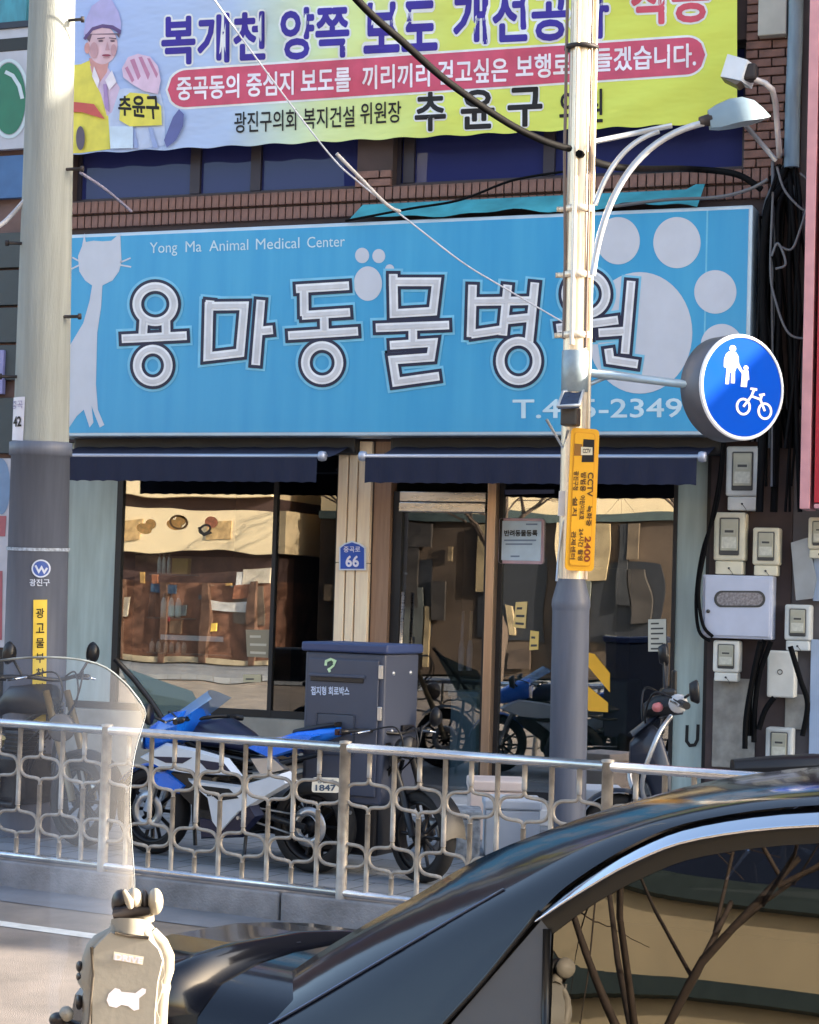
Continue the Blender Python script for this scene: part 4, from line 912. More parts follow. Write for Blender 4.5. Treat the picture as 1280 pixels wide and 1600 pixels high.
# bundle on the right pier, every cable its own curve
rnd = random.Random(3)
grp = 'cables hanging down the right pier'
for k in range(26):
    x0 = 1194 + rnd.random() * 62; xm = x0 + rnd.uniform(-12, 14); x1 = x0 + rnd.uniform(-24, 26)
    x1 = min(1262, max(1186, x1)); off = 0.05 + rnd.random() * 0.22
    ye = rnd.choice([640, 700, 760, 800, 700])
    pts = [FA(1215 + rnd.uniform(-10, 30), 262 + rnd.uniform(-10, 20), 0.06), FA(x0, 330, off), FA(xm, 450 + rnd.uniform(-30, 30), off), FA((xm + x1) / 2 + rnd.uniform(-8, 8), 580, off), FA(x1, ye, off)]
    cable(pts, rnd.choice([0.010, 0.014, 0.018, 0.022, 0.028]), cgrey if k % 6 == 0 else cbl, 'dark cable in the tangle hanging down the pier beside the red sign', grp)
for k, pts in enumerate(([(1208, 300), (1204, 420), (1212, 470), (1232, 520), (1262, 528), (1272, 512)], [(1214, 260), (1228, 300), (1262, 330), (1268, 290), (1250, 270)], [(1212, 380), (1236, 390), (1250, 360), (1262, 320)], [(1206, 400), (1216, 380), (1228, 412), (1212, 420)])):
    cable([FA(x, y, 0.30 + 0.02 * k) for x, y in pts], 0.009, cgrey, ['grey cable looping to the red sign halfway up the cable tangle', 'grey cable loop at the top of the cable tangle', 'grey cable curving behind the top loop of the tangle', 'small grey ring of cable near the top of the tangle'][k])
for k in range(6):
    cable([FA(1183 + k * 3, 330 + k * 4, 0.05 + 0.02 * k), FA(1184 + k * 2.6, 430, 0.06 + 0.02 * k), FA(1180 + k * 3, 540, 0.05 + 0.02 * k), FA(1172 + k * 4, 690, 0.05 + 0.02 * k)], 0.011, cgrey if k % 2 else cbl, 'straight cable running down beside the right end of the blue sign', 'straight cables beside the sign end')
for k, pts in enumerate(([(1132, 690), (1128, 740), (1118, 800), (1098, 860), (1088, 930), (1092, 985), (1110, 1002)], [(1130, 690), (1122, 760), (1104, 850), (1092, 920), (1098, 975), (1114, 995)], [(1195, 1000), (1182, 1040), (1172, 1090), (1170, 1150)], [(1205, 1002), (1188, 1050), (1180, 1100), (1178, 1160)], [(1210, 1090), (1196, 1110), (1186, 1140)], [(1235, 1010), (1250, 1060), (1262, 1100), (1254, 1150)], [(1188, 1002), (1176, 1060), (1166, 1120), (1164, 1170)])):
    cable([FA(x, y, 0.18 + 0.012 * k) for x, y in pts], 0.013 if k < 2 else 0.02, cbl, ['outer black cable bowing left round the meters', 'inner black cable bowing left round the meters', 'thick black cable below the white cabinet, middle of the bundle', 'thick black cable below the white cabinet, right of the bundle', 'short black cable from the junction box', 'black cable at the far right below the small meter', 'thick black cable below the white cabinet, left of the bundle'][k])

# ================================================================== NEIGHBOURS
# left neighbour shop
nb = thing('left_neighbour_shop', 'shop at the left edge with a white sign bearing a green disc and dark shutters', 'building', (X0 - 2.5, 0, 0.15))
XL = X0 - 5
mk('wall', MB().box((XL, 0.01, 0.15), (X0 - 0.003, 6, 8.2)), M('wall_dull', C(112, 92, 90), 0.9, var=0.2, scale=4), nb)
def npl(name, x0, y0, x1, y1, off, m, th=0.05, r=0.004): return plate(name, x0, y0, x1, y1, off, th, m, nb, r)
npl('sign_panel', -120, 48, 48, 236, 0.10, M('panel_pale', C(178, 182, 196), 0.5, var=0.08))
npl('teal_strip', -120, -60, 44, 42, 0.10, M('teal_strip', C(62, 136, 156), 0.5, var=0.25, scale=4, stretch=(4, 1, 1)))
npl('frame_bar', -120, 38, 50, 48, 0.12, M('bar_navy', C(34, 44, 62), 0.5))
npl('blue_panel', -120, 246, 46, 312, 0.08, M('panel_blue', C(58, 98, 148), 0.5, var=0.25, scale=3))
mk('green_disc', MB().poly([FA(x, y, 0.104) for x, y in ell(14, 154, 26, 56, 40)]), M('disc_green', C(40, 112, 88), 0.5), nb)
mk('disc_ring', strokes([(ell(14, 154, 30, 60, 40), True)], 5, lambda x, y, q: FA(x, y, q), 0.106), M('ring_pale', C(190, 206, 216), 0.5), nb)
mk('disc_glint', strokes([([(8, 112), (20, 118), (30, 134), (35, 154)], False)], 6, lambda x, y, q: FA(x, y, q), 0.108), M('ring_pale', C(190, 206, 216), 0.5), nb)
npl('dark_bar', -120, 64, 44, 84, 0.106, M('bar_black', C(30, 32, 36), 0.5), 0.02)
for k in range(4): npl('shutter_slat', -120, 366 + k * 58, 36, 420 + k * 58, 0.06, M('slat_dark', C(62, 70, 74), 0.6, var=0.12))
npl('lilac_sign', -120, 548, 6, 616, 0.09, M('sign_lilac', C(140, 140, 190), 0.5))
npl('dark_panel', -120, 622, 30, 708, 0.06, M('slat_dark', C(62, 70, 74), 0.6))
npl('poster_panel', -120, 716, 30, 1010, 0.03, M('poster_pale', C(188, 186, 196), 0.5, var=0.08))
mk('poster_disc', MB().poly([FA(x, y, 0.034) for x, y in ell(2, 760, 14, 44, 28)]), M('poster_blue', C(116, 142, 176), 0.5), nb)
mk('poster_patch', MB().poly([FA(x, y, 0.034) for x, y in ((-20, 806), (10, 806), (8, 838), (-20, 838))]), M('poster_red', C(168, 92, 102), 0.5), nb)
mk('poster_patch', MB().poly([FA(x, y, 0.034) for x, y in ((-20, 892), (4, 892), (3, 1000), (-20, 1000))]), M('poster_red', C(168, 92, 102), 0.5), nb)
npl('dark_base', -120, 1014, 30, 1240, 0.03, blk)
# right neighbour
rb = thing('right_neighbour_building', 'building beyond the red sign at the right edge', 'building', (X1 + 6, 0, 0.15))
mk('wall', MB().box((X1 + 0.003, 0.01, 0.15), (X1 + 3, 8, 8.6)).box((X1 + 3, 0.01, 0.15), (10.6, 8, 8.6)).box((10.6, 0.01, 0.15), (X1 + 40, 8, 6.4)), M('wall_grey', C(96, 92, 96), 0.9, var=0.2, scale=3), rb)  # unseen heights and step shaped to shade the left pole and pavement
plate('pale_panel', 1263, 1000, 1330, 1215, 0.05, 0.04, M('panel_bluish', C(168, 186, 214), 0.5, var=0.08), rb)
plate('pale_panel', 1270, 870, 1330, 940, 0.05, 0.04, M('panel_bluish', C(168, 186, 214), 0.5, var=0.08), rb)
t = thing('red_sign', 'tall red sign with a pinkish frame cut off by the right edge', 'sign', FA(1290, 795, 0.5))
plate('sign_face', 1272, -300, 1420, 786, 0.50, 0.3, M('red_face', C(186, 40, 56), 0.4, var=0.08), t, 0.005)
plate('sign_frame', 1265, -300, 1272, 795, 0.51, 0.3, M('red_frame', C(212, 152, 158), 0.4), t, 0.004)
plate('sign_frame', 1272, 788, 1420, 795, 0.51, 0.3, M('red_frame', C(212, 152, 158), 0.4), t, 0.004)

# ================================================================== RAILING
RO = W(540, 1168, 10.3)
RA = R(8); RLD = RD; RLN = RN
def RL(px, py): return hit(px, py, RO, RLN)
zt, zb = RO.z, RL(540, 1396).z
def sR(px, py): return (RL(px, py) - RO).dot(RLD)
def RP(s, z, t=0.0): q = RO + RLD * s + RLN * t; q.z = z; return q
railm = M('rail_steel', C(206, 208, 214), 0.25, metal=0.85, var=0.1, stretch=(3, 3, 3)); barm2 = M('rail_bar', C(162, 154, 144), 0.45, metal=0.25, var=0.3, scale=14, detail=8)
posts = [sR(540, 1168) + k for k in (-2.62, 0)] + [sR(950, 1198)]
sp0 = [sR(168, 1136), 0.0, sR(950, 1198)]
posts = [sp0[0] - (sp0[1] - sp0[0]), sp0[0], sp0[1], sp0[2], sp0[2] + (sp0[2] - sp0[1])]
H = zt - zb
def hexpts(s, zc, hh, hw): return [[(s, zc + hh), (s + q * hw * 0.10, zc + hh * 0.66), (s + q * hw * 0.66, zc + hh * 0.56), (s + q * hw * 0.90, zc + hh * 0.25), (s + q * hw * 0.90, zc - hh * 0.25), (s + q * hw * 0.66, zc - hh * 0.56), (s + q * hw * 0.10, zc - hh * 0.66), (s, zc - hh)] for q in (-1, 1)]
sec_labels = ['steel railing section cut off by the left edge, behind the scooter windscreen', 'steel railing section in front of the blue sports motorcycle', 'steel railing section in front of the large grey delivery box and shop steps', 'steel railing section disappearing behind the car roof at the right']
for i in range(4):
    a, b = posts[i], posts[i + 1]; spc = (b - a) / 10
    t = thing('railing', sec_labels[i], 'railing', RP((a + b) / 2, 0.15), math.atan2(RLD.y, RLD.x) * 0, group='steel street railing sections')
    mk('top_rail', MB().tube([RP(a + 0.02, zt), RP(b - 0.02, zt)], 0.026, 12), railm, t)
    mk('bottom_rail', MB().tube([RP(a + 0.02, zb), RP(b - 0.02, zb)], 0.021, 12), railm, t)
    mk('post', MB().tube([RP(b, 0.12), RP(b, zt + 0.022)], 0.030, 12).lathe([(0.034, 0), (0.034, 0.014), (0, 0.018)], Matrix.Translation(RP(b, zt + 0.02)), 12), barm2, t)
    if i == 0: mk('post', MB().tube([RP(a, 0.12), RP(a, zt + 0.03)], 0.030, 12), barm2, t)
    protos = {}
    for k in range(1, 11):
        s = a + spc * k; up = k % 2 == 1
        zc = zt - H * (0.32 if up else 0.74); hh = H * 0.125
        key = 'post' if k == 10 else up
        if key not in protos:
            mb = MB()
            if k < 10:
                mb.tube([RP(s, zt - 0.01), RP(s, zc + hh)], 0.0145, 8); mb.tube([RP(s, zc - hh), RP(s, zb + 0.005)], 0.0145, 8)
            for side_ in hexpts(s, zc, hh, spc):
                mb.tube(smooth([RP(q, z) for q, z in side_], 3), 0.0105, 7)
            o = mk('lattice_bar', mb, barm2, t); protos[key] = (o, s)
        else:
            o, s0 = protos[key]; c = o.copy(); COL.objects.link(c); c.parent = t; c.location = o.location + RLD * (s - s0)

# ================================================================== WHITE BOXES BY THE STEPS
wbm = M('foam_white', C(206, 210, 218), 0.7, var=0.06); pnk = M('foam_pink', C(222, 204, 196), 0.7, var=0.08)
def sbox(px0, px1, pyt, pyb, depth, th, m, label, name='foam_box', cat='box'):
    a = W(px0, pyb, depth); b = W(px1, pyt, depth); X = frame_X((a.x, a.y, 0.15), RT0)
    w = (b - a).dot(RT0); h = b.z - 0.15
    t = thing(name, label, cat, X @ V((w / 2, th / 2, 0)))
    mk('box_body', MB().rbox((0, 0, 0.0), (w, th, h * 0.82), 0.012, X), m, t); mk('lid', MB().rbox((-0.01, -0.01, h * 0.825), (w + 0.01, th + 0.01, h), 0.012, X), m, t)
    return t
sbox(757, 845, 1252, 1335, 12.2, 0.35, wbm, 'white foam box behind the railing left of the dark lamp pole base')
sbox(905, 975, 1235, 1310, 12.0, 0.35, wbm, 'white foam box behind the railing right of the dark lamp pole base')
sbox(712, 752, 1268, 1345, 12.0, 0.3, M('checked_grey', C(150, 154, 160), 0.7, var=0.45, scale=26), 'grey mottled box left of the white foam box behind the railing')
sbox(733, 820, 1222, 1262, 13.0, 0.4, pnk, 'pinkish foam box standing on the shop steps below the door')

# ================================================================== MOTORCYCLES
tyrem = M('tyre', C(30, 30, 32), 0.8, var=0.2, scale=20); rimb = M('rim_black', C(34, 34, 38), 0.4, metal=0.4); rims = M('rim_silver', C(190, 192, 196), 0.3, metal=0.8)
engm = M('engine_dark', C(40, 40, 44), 0.45, metal=0.5, var=0.3, scale=12, bump=0.2); blkp = M('black_plastic', C(28, 28, 32), 0.4, var=0.15)
chrm = M('chrome', C(220, 222, 228), 0.12, metal=1.0, var=0)
def wheel(root, name, x, r, w, rim, ns=10):
    X = axis_X((x, 0, r), (0, 1, 0))
    prof = [(r - 0.075, -w * 0.42), (r - 0.03, -w * 0.5), (r - 0.008, -w * 0.32), (r, 0), (r - 0.008, w * 0.32), (r - 0.03, w * 0.5), (r - 0.075, w * 0.42)]
    o = mk(name, MB().lathe([(r - 0.10, -w * 0.3), (r - 0.066, -w * 0.4), (r - 0.072, 0), (r - 0.066, w * 0.4), (r - 0.10, w * 0.3), (r - 0.10, -w * 0.3)], X, 28).lathe([(0.0, -0.06), (0.045, -0.06), (0.045, 0.06), (0, 0.06)], X, 14), rim, root, local=True)
    mk('tyre', MB().lathe(prof, X, 32), tyrem, o, local=True)
    sp = MB()
    for k in range(ns):
        a = 2 * math.pi * k / ns; d = V((math.cos(a), 0, math.sin(a))); c = V((x, 0, r))
        sp.tube([c + d * 0.04, c + d * (r - 0.09)], 0.013, 6)
    mk('spokes', sp, rim, o, local=True)
    mk('brake_disc', MB().lathe([(0.07, 0.07), (0.13, 0.07), (0.13, 0.074), (0.07, 0.074), (0.07, 0.07)], X, 24), rims, o, local=True)
    return o
def panel(root, name, poly, y0, y1, m, inset=0.85, sides=(1, -1)):
    """side panel: xz outline at +-y0, drawn in towards +-y1"""
    cx = sum(p[0] for p in poly) / len(poly); cz = sum(p[1] for p in poly) / len(poly); mb = MB(); n = len(poly)
    for sgn in sides:
        a = [V((x, sgn * y0, z)) for x, z in poly]; b = [V((cx + (x - cx) * inset, sgn * y1, cz + (z - cz) * inset)) for x, z in poly]
        mb.add(a + b, [list(range(n, 2 * n))] + [(i, (i + 1) % n, (i + 1) % n + n, i + n) for i in range(n)])
    return mk(name, mb, m, root, local=True)
def blob(root, name, prof, m, n=14):    # prof: list of (x, zc, half width, half height); lofted superellipse
    rows = []
    for x, zc, hw, hh in prof:
        rows.append([V((x, hw * math.copysign(abs(math.cos(a)) ** 0.7, math.cos(a)), zc + hh * math.copysign(abs(math.sin(a)) ** 0.7, math.sin(a)))) for a in [2 * math.pi * k / n for k in range(n + 1)]])
    mb = MB().grid(rows); mb.poly(rows[0][:-1]); mb.poly(rows[-1][:-1])
    return mk(name, mb, m, root, local=True)
def mirror(root, x, y, z, dx, dy, dz, m=blkp):
    o = mk('mirror_stalk', MB().tube([(x, y, z), (x + dx * 0.5, y + dy * 0.6, z + dz * 0.6), (x + dx, y + dy, z + dz)], 0.009, 7), m, root, local=True)
    X = axis_X((x + dx, y + dy, z + dz), (-1, 0, 0.1)) @ Matrix.Diagonal((0.8, 1.35, 1, 1))
    mk('mirror_glass', MB().lathe([(0, 0.022), (0.05, 0.022), (0.055, 0.01), (0.04, -0.03), (0, -0.035)], X, 16), m, o, local=True)
def base_bike(root, wb, r, rim, forkm, hb, front_w=0.11, rear_w=0.15):
    wheel(root, 'rear_wheel', 0, r, rear_w, rim); wheel(root, 'front_wheel', wb, r, front_w, rim)
    hx_, hz_ = wb - 0.30, hb
    for y in (0.085, -0.085): mk('fork', MB().tube([(wb, y, r), (wb - 0.10, y, r + 0.24), (hx_, y, hz_ - 0.06)], [0.024, 0.028, 0.022], 10), forkm, root, local=True)
    mk('engine', MB().rbox((0.42, -0.16, 0.22), (0.86, 0.16, 0.56), 0.05).rbox((0.62, -0.12, 0.5), (0.82, 0.12, 0.70), 0.03).lathe([(0.10, 0.16), (0.12, 0.19), (0.08, 0.20), (0, 0.20)], axis_X((0.55, 0, 0.36), (0, -1, 0)), 18), engm, root, local=True)
    fr = MB()
    for y in (0.1, -0.1):
        fr.tube([(hx_ + 0.02, y * 0.3, hz_ - 0.14), (0.75, y, 0.72), (0.3, y, 0.68), (-0.1, y, 0.78)], 0.018, 7); fr.tube([(hx_ + 0.02, y * 0.3, hz_ - 0.18), (0.85, y, 0.42), (0.45, y, 0.24)], 0.016, 7)
        fr.tube([(0.4, y, 0.36), (0.0, y * 1.1, r)], 0.022, 7)
    mk('frame', fr, blkp, root, local=True)
    mk('handlebar', MB().tube(smooth([V(p) for p in ((hx_ - 0.14, -0.36, hz_ + 0.02), (hx_ - 0.06, -0.2, hz_ + 0.03), (hx_, 0, hz_ + 0.01), (hx_ - 0.06, 0.2, hz_ + 0.03), (hx_ - 0.14, 0.36, hz_ + 0.02))]), 0.014, 8), blkp, root, local=True)
    for s in (1, -1):
        mk('grip', MB().tube([(hx_ - 0.11, s * 0.26, hz_ + 0.025), (hx_ - 0.145, s * 0.38, hz_ + 0.018)], 0.02, 9), blkp, root, local=True)
        mk('brake_lever', MB().tube([(hx_ - 0.03, s * 0.22, hz_ + 0.03), (hx_ - 0.05, s * 0.36, hz_ + 0.01)], 0.008, 6), chrm, root, local=True)
    fins = MB()
    for k in range(7): fins.rbox((0.60, -0.135, 0.50 + k * 0.028), (0.84, 0.135, 0.512 + k * 0.028), 0.003)
    mk('cooling_fins', fins, rims if rim is rims else engm, root, local=True)
    cb_ = MB()
    for y, dx in ((0.22, 0.0), (-0.22, 0.02), (0.1, 0.05)): cb_.tube(smooth([V((hx_ - 0.04, y, hz_ + 0.03)), V((hx_ + 0.12, y * 0.5, hz_ + 0.06)), V((hx_ + 0.10 + dx, y * 0.3, hz_ - 0.14)), V((0.8, y * 0.4, 0.6))]), 0.006, 5)
    mk('control_cables', cb_, blkp, root, local=True)
    mk('chain', MB().tube([(0.5, 0.10, 0.40), (0.02, 0.10, r + 0.07)], 0.008, 5).tube([(0.5, 0.10, 0.32), (0.02, 0.10, r - 0.07)], 0.008, 5).lathe([(0.08, -0.004), (0.085, 0.0), (0.08, 0.004)], axis_X((0, 0.10, r), (0, 1, 0)), 18), rims, root, local=True)
    mk('foot_peg', MB().tube([(0.42, -0.14, 0.34), (0.42, -0.28, 0.34)], 0.013, 6).tube([(0.42, 0.14, 0.34), (0.42, 0.28, 0.34)], 0.013, 6), rims, root, local=True)
    mk('exhaust', MB().tube([(0.85, -0.1, 0.45), (0.8, -0.15, 0.22), (0.4, -0.18, 0.22), (0.1, -0.2, 0.34), (-0.18, -0.2, 0.42)], [0.022, 0.022, 0.026, 0.05, 0.05], 10), engm, root, local=True)
    mk('side_stand', MB().tube([(0.45, 0.13, 0.24), (0.38, 0.26, 0.012)], 0.012, 6), blkp, root, local=True)
    return hx_, hz_
def place_bike(rear_px, front_dir_deg, depth, ground=0.15):
    p = W(rear_px, 1300, depth); p.z = ground; return p, R(front_dir_deg)
# --- blue and white sports bike
blue = M('bike_blue', C(24, 116, 236), 0.28, var=0.06, coat=0.4); wht = M('bike_white', C(214, 222, 232), 0.3, var=0.05, coat=0.3); nvy = M('bike_navy', C(26, 30, 60), 0.35)
p, rz = place_bike(492, 170, 11.25)
sb = thing('sports_motorcycle', 'blue and white sports motorcycle parked behind the railing, facing left', 'motorcycle', p, rz); sb.scale = (0.9, 0.9, 0.9)
hx_, hz_ = base_bike(sb, 1.32, 0.30, rimb, M('fork_silver', C(150, 152, 156), 0.35, metal=0.7), 0.92)
blob(sb, 'tank', [(0.98, 0.82, 0.05, 0.05), (0.90, 0.85, 0.12, 0.09), (0.72, 0.86, 0.14, 0.10), (0.54, 0.81, 0.10, 0.07), (0.46, 0.78, 0.07, 0.05)], nvy)
blob(sb, 'seat', [(0.50, 0.79, 0.09, 0.04), (0.34, 0.80, 0.13, 0.035), (0.16, 0.82, 0.12, 0.03)], blkp)
blob(sb, 'tail_fairing', [(0.30, 0.80, 0.12, 0.05), (0.10, 0.86, 0.12, 0.06), (-0.06, 0.90, 0.09, 0.05), (-0.16, 0.92, 0.05, 0.03)], blue)
blob(sb, 'pillion_seat', [(0.14, 0.905, 0.09, 0.02), (-0.02, 0.94, 0.09, 0.025), (-0.16, 0.97, 0.06, 0.015)], blkp)
panel(sb, 'side_fairing', [(1.32, 0.67), (1.10, 0.78), (0.84, 0.755), (0.58, 0.71), (0.46, 0.60), (0.90, 0.585), (1.10, 0.60)], 0.17, 0.225, wht, 0.88)
panel(sb, 'fairing_blade', [(0.92, 0.555), (0.48, 0.54), (0.10, 0.66), (0.04, 0.60), (0.46, 0.36), (0.62, 0.20), (0.69, 0.27), (0.74, 0.44)], 0.16, 0.215, wht, 0.88)
panel(sb, 'fairing_stripe', [(1.18, 0.685), (0.84, 0.70), (0.92, 0.655), (1.06, 0.65)], 0.226, 0.229, nvy, 0.95, (1,))
panel(sb, 'fairing_stripe', [(0.80, 0.69), (0.58, 0.68), (0.52, 0.625), (0.72, 0.63)], 0.226, 0.229, nvy, 0.95, (1,))
panel(sb, 'fairing_vent', [(0.78, 0.52), (0.54, 0.515), (0.46, 0.46), (0.62, 0.43)], 0.216, 0.219, pk, 0.95, (1,))
panel(sb, 'inner_cowl', [(1.16, 0.58), (0.88, 0.60), (0.70, 0.58), (0.66, 0.34), (0.84, 0.34), (1.02, 0.46)], 0.12, 0.16, blkp, 0.9)
panel(sb, 'blue_duct', [(1.28, 0.56), (1.08, 0.59), (0.92, 0.50), (0.98, 0.44), (1.14, 0.47)], 0.13, 0.18, blue, 0.85, (1,))
panel(sb, 'tail_panel', [(0.50, 0.78), (0.28, 0.86), (0.02, 0.90), (-0.10, 0.90), (0.06, 0.80), (0.30, 0.72)], 0.10, 0.15, blue, 0.85)
panel(sb, 'seat_frame_cover', [(0.46, 0.72), (0.26, 0.74), (0.14, 0.66), (0.36, 0.60)], 0.10, 0.13, rims, 0.85)
panel(sb, 'belly_fairing', [(0.82, 0.30), (0.62, 0.29), (0.36, 0.44), (0.30, 0.36), (0.46, 0.20), (0.80, 0.16)], 0.15, 0.20, nvy)
mk('fairing_lettering', MB().add(*[(lambda vs, fs, lv: ([V((0.72 - x * 0.075, 0.221, 0.455 + y * 0.075)) for x, y in vs], fs))(*text_polys('BMW', 0.0))][0]), pk, sb, local=True)
blob(sb, 'nose_fairing', [(1.40, 0.74, 0.04, 0.03), (1.30, 0.80, 0.13, 0.09), (1.14, 0.86, 0.19, 0.12), (1.0, 0.90, 0.20, 0.11)], blue)
mk('windscreen', MB().grid([[V((1.22 - 0.34 * v - 0.10 * abs(u) ** 2, 0.15 * u * (1 - 0.25 * v), 0.92 + 0.22 * v - 0.05 * u * u)) for u in [i / 5 - 1 for i in range(11)]] for v in [0, 0.25, 0.5, 0.75, 1.0]]), GLASS('screen_blue', 0.25, (0.75, 0.85, 0.95), haze=0.45, hazecol=C(150, 186, 226)), sb, local=True)
mk('front_fender', MB().grid([[V((1.32 + 0.325 * math.cos(a), 0.075 * u, 0.30 + 0.325 * math.sin(a) - 0.02 * u * u)) for u in (-1, -0.5, 0, 0.5, 1)] for a in [R(10 + 13 * k) for k in range(11)]]), blue, sb, local=True)
mk('headlight', MB().lathe([(0.05, 0), (0.045, 0.015), (0, 0.02)], axis_X((1.37, 0.06, 0.76), (1, 0.3, 0)), 12), rims, sb, local=True)
mirror(sb, 1.12, 0.18, 0.92, 0.03, 0.14, 0.05); mirror(sb, 1.12, -0.18, 0.92, 0.03, -0.14, 0.05)
mk('tail_light', MB().rbox((-0.19, -0.05, 0.90), (-0.155, 0.05, 0.94), 0.008), M('lamp_dark_red', C(60, 20, 24), 0.3), sb, local=True)
# --- black delivery bike with the big grey box
p, rz = place_bike(478, -32, 11.9)
db_ = thing('delivery_motorcycle', 'black delivery motorcycle under the large dark grey box, front wheel to the right', 'motorcycle', p, rz); db_.scale = (0.86, 0.86, 0.82)
hx_, hz_ = base_bike(db_, 1.36, 0.32, rimb, blkp, 1.0)
blob(db_, 'tank', [(1.02, 0.84, 0.06, 0.05), (0.92, 0.88, 0.14, 0.10), (0.70, 0.87, 0.14, 0.10), (0.55, 0.80, 0.10, 0.06)], blkp)
blob(db_, 'seat', [(0.58, 0.80, 0.10, 0.04), (0.3, 0.80, 0.14, 0.05), (0.0, 0.83, 0.13, 0.04)], blkp)
mk('front_fender', MB().grid([[V((1.36 + 0.355 * math.cos(a), 0.085 * u, 0.32 + 0.355 * math.sin(a) - 0.02 * u * u)) for u in (-1, -0.5, 0, 0.5, 1)] for a in [R(5 + 13 * k) for k in range(11)]]), blkp, db_, local=True)
mk('headlight', MB().lathe([(0.0, 0.05), (0.07, 0.045), (0.085, 0.02), (0.06, -0.06), (0, -0.08)], axis_X((1.16, 0, 0.92), (1, 0, 0)), 18), blkp, db_, local=True)
mirror(db_, 0.98, 0.24, 1.02, 0.06, 0.10, 0.10)
mk('crash_bar', MB().tube([(0.95, -0.3, 0.45), (0.5, -0.34, 0.5), (0.1, -0.22, 0.55)], 0.014, 8), rims, db_, local=True)
# --- delivery box
DBX = 11.35
bxm = M('box_grey', C(64, 71, 90), 0.5, var=0.08, scale=5); bxl = M('box_lid_blue', C(46, 62, 104), 0.45, var=0.06)
c0 = W(470, 1250, DBX); ang = YAW - R(27); X = frame_X(c0, (math.cos(ang), math.sin(ang), 0))
bw, bd_, bz0, bz1 = 0.535, 0.44, W(540, 1252, DBX).z - c0.z, W(470, 1014, DBX).z - c0.z
t = thing('delivery_box', 'tall dark grey box with a navy lid and hinged door behind the railing', 'box', X @ V((bw / 2, bd_ / 2, bz0)))
mk('box_body', MB().rbox((0, 0, bz0), (bw, bd_, bz1 - 0.012), 0.015, X), bxm, t)
mk('lid', MB().rbox((-0.02, -0.02, bz1 - 0.01), (bw + 0.02, bd_ + 0.02, bz1 + 0.045), 0.012, X), bxl, t)
mk('door', MB().rbox((0.03, -0.014, bz0 + 0.05), (bw - 0.035, -0.001, bz1 - 0.05), 0.006, X), bxm, t)
def bp(u, v): return X @ V((bw * u, -0.0165, bz0 + (bz1 - bz0) * v))
mk('mail_slot', MB().rbox((0.05, -0.022, bz1 - 0.185), (bw - 0.13, -0.012, bz1 - 0.155), 0.004, X), blkp, t)
mk('slot_hood', MB().rbox((0.04, -0.03, bz1 - 0.158), (bw - 0.12, -0.013, bz1 - 0.14), 0.005, X), bxm, t)
mk('lower_panel', MB().rbox((0.10, -0.019, bz0 + 0.28), (bw - 0.18, -0.013, bz0 + 0.52), 0.01, X), M('box_grey_dark', C(66, 74, 92), 0.5), t)
for v in (0.87, 0.60): mk('hinge', MB().rbox((bw - 0.032, -0.022, bz0 + (bz1 - bz0) * v - 0.04), (bw - 0.006, -0.001, bz0 + (bz1 - bz0) * v + 0.04), 0.004, X), rims, t)
def bplane(px, py): return hit(px, py, X @ V((0, -0.0165, 0)), X.to_3x3() @ V((0, 1, 0)))
mk('box_lettering', text_quad('접지형 회로박스', rectq(486, 1072, 546, 1086, 1), lambda x, y: bplane(x, y), 0.03), M('letter_pale', C(190, 204, 230), 0.5), t)
mk('emblem', strokes([([(509, 1040), (510, 1033), (517, 1030), (524, 1033), (521, 1040), (514, 1046), (516, 1050)], False)], 4, lambda x, y, q: bplane(x, y) - (X.to_3x3() @ V((0, 1, 0))) * q, 0.002), M('emblem_green', C(190, 222, 180), 0.5), t)
mk('emblem', strokes([([(512, 1037), (518, 1033), (520, 1038), (514, 1043)], False)], 2, lambda x, y, q: bplane(x, y) - (X.to_3x3() @ V((0, 1, 0))) * q, 0.003), M('emblem_dark', C(36, 70, 60), 0.5), t)
for u, v in ((0.25, 0.86), (0.75, 0.86), (0.25, 0.48), (0.75, 0.48)): 
    mk('side_rivet', MB().lathe([(0.014, 0), (0.012, 0.006), (0, 0.008)], axis_X(X @ V((bw, bd_ * u, bz0 + (bz1 - bz0) * v)), X.to_3x3() @ V((1, 0, 0))), 8), rims, t)
mk('side_latch', MB().rbox((bw, bd_ * 0.5, bz0 + 0.42), (bw + 0.02, bd_ * 0.78, bz0 + 0.46), 0.005, X), blkp, t)
mk('bracket', MB().rbox((0.05, 0.05, bz0 - 0.30), (bw - 0.05, bd_ - 0.05, bz0 - 0.004), 0.02, X), blkp, t)
t = thing('number_plate', 'white number plate below the grey delivery box', 'number plate', W(510, 1240, 11.0))
NP = lambda x, y, e=0.0: W(x, y, 11.0 - e)
mk('plate', MB().prism([NP(x, y) for x, y in rquad([(488, 1215), (531, 1216), (530, 1239), (487, 1238)], 4)], FWD * 0.012), M('plate_white', C(218, 218, 210), 0.4), t)
mk('plate_lettering', text_quad('광진 가', rectq(496, 1218, 522, 1224), lambda x, y: NP(x, y, 0.002), 0.01), M('plate_ink', C(64, 84, 110), 0.5), t)
mk('plate_lettering', text_quad('1847', rectq(493, 1226, 525, 1236), lambda x, y: NP(x, y, 0.002), 0.03), M('plate_ink', C(64, 84, 110), 0.5), t)
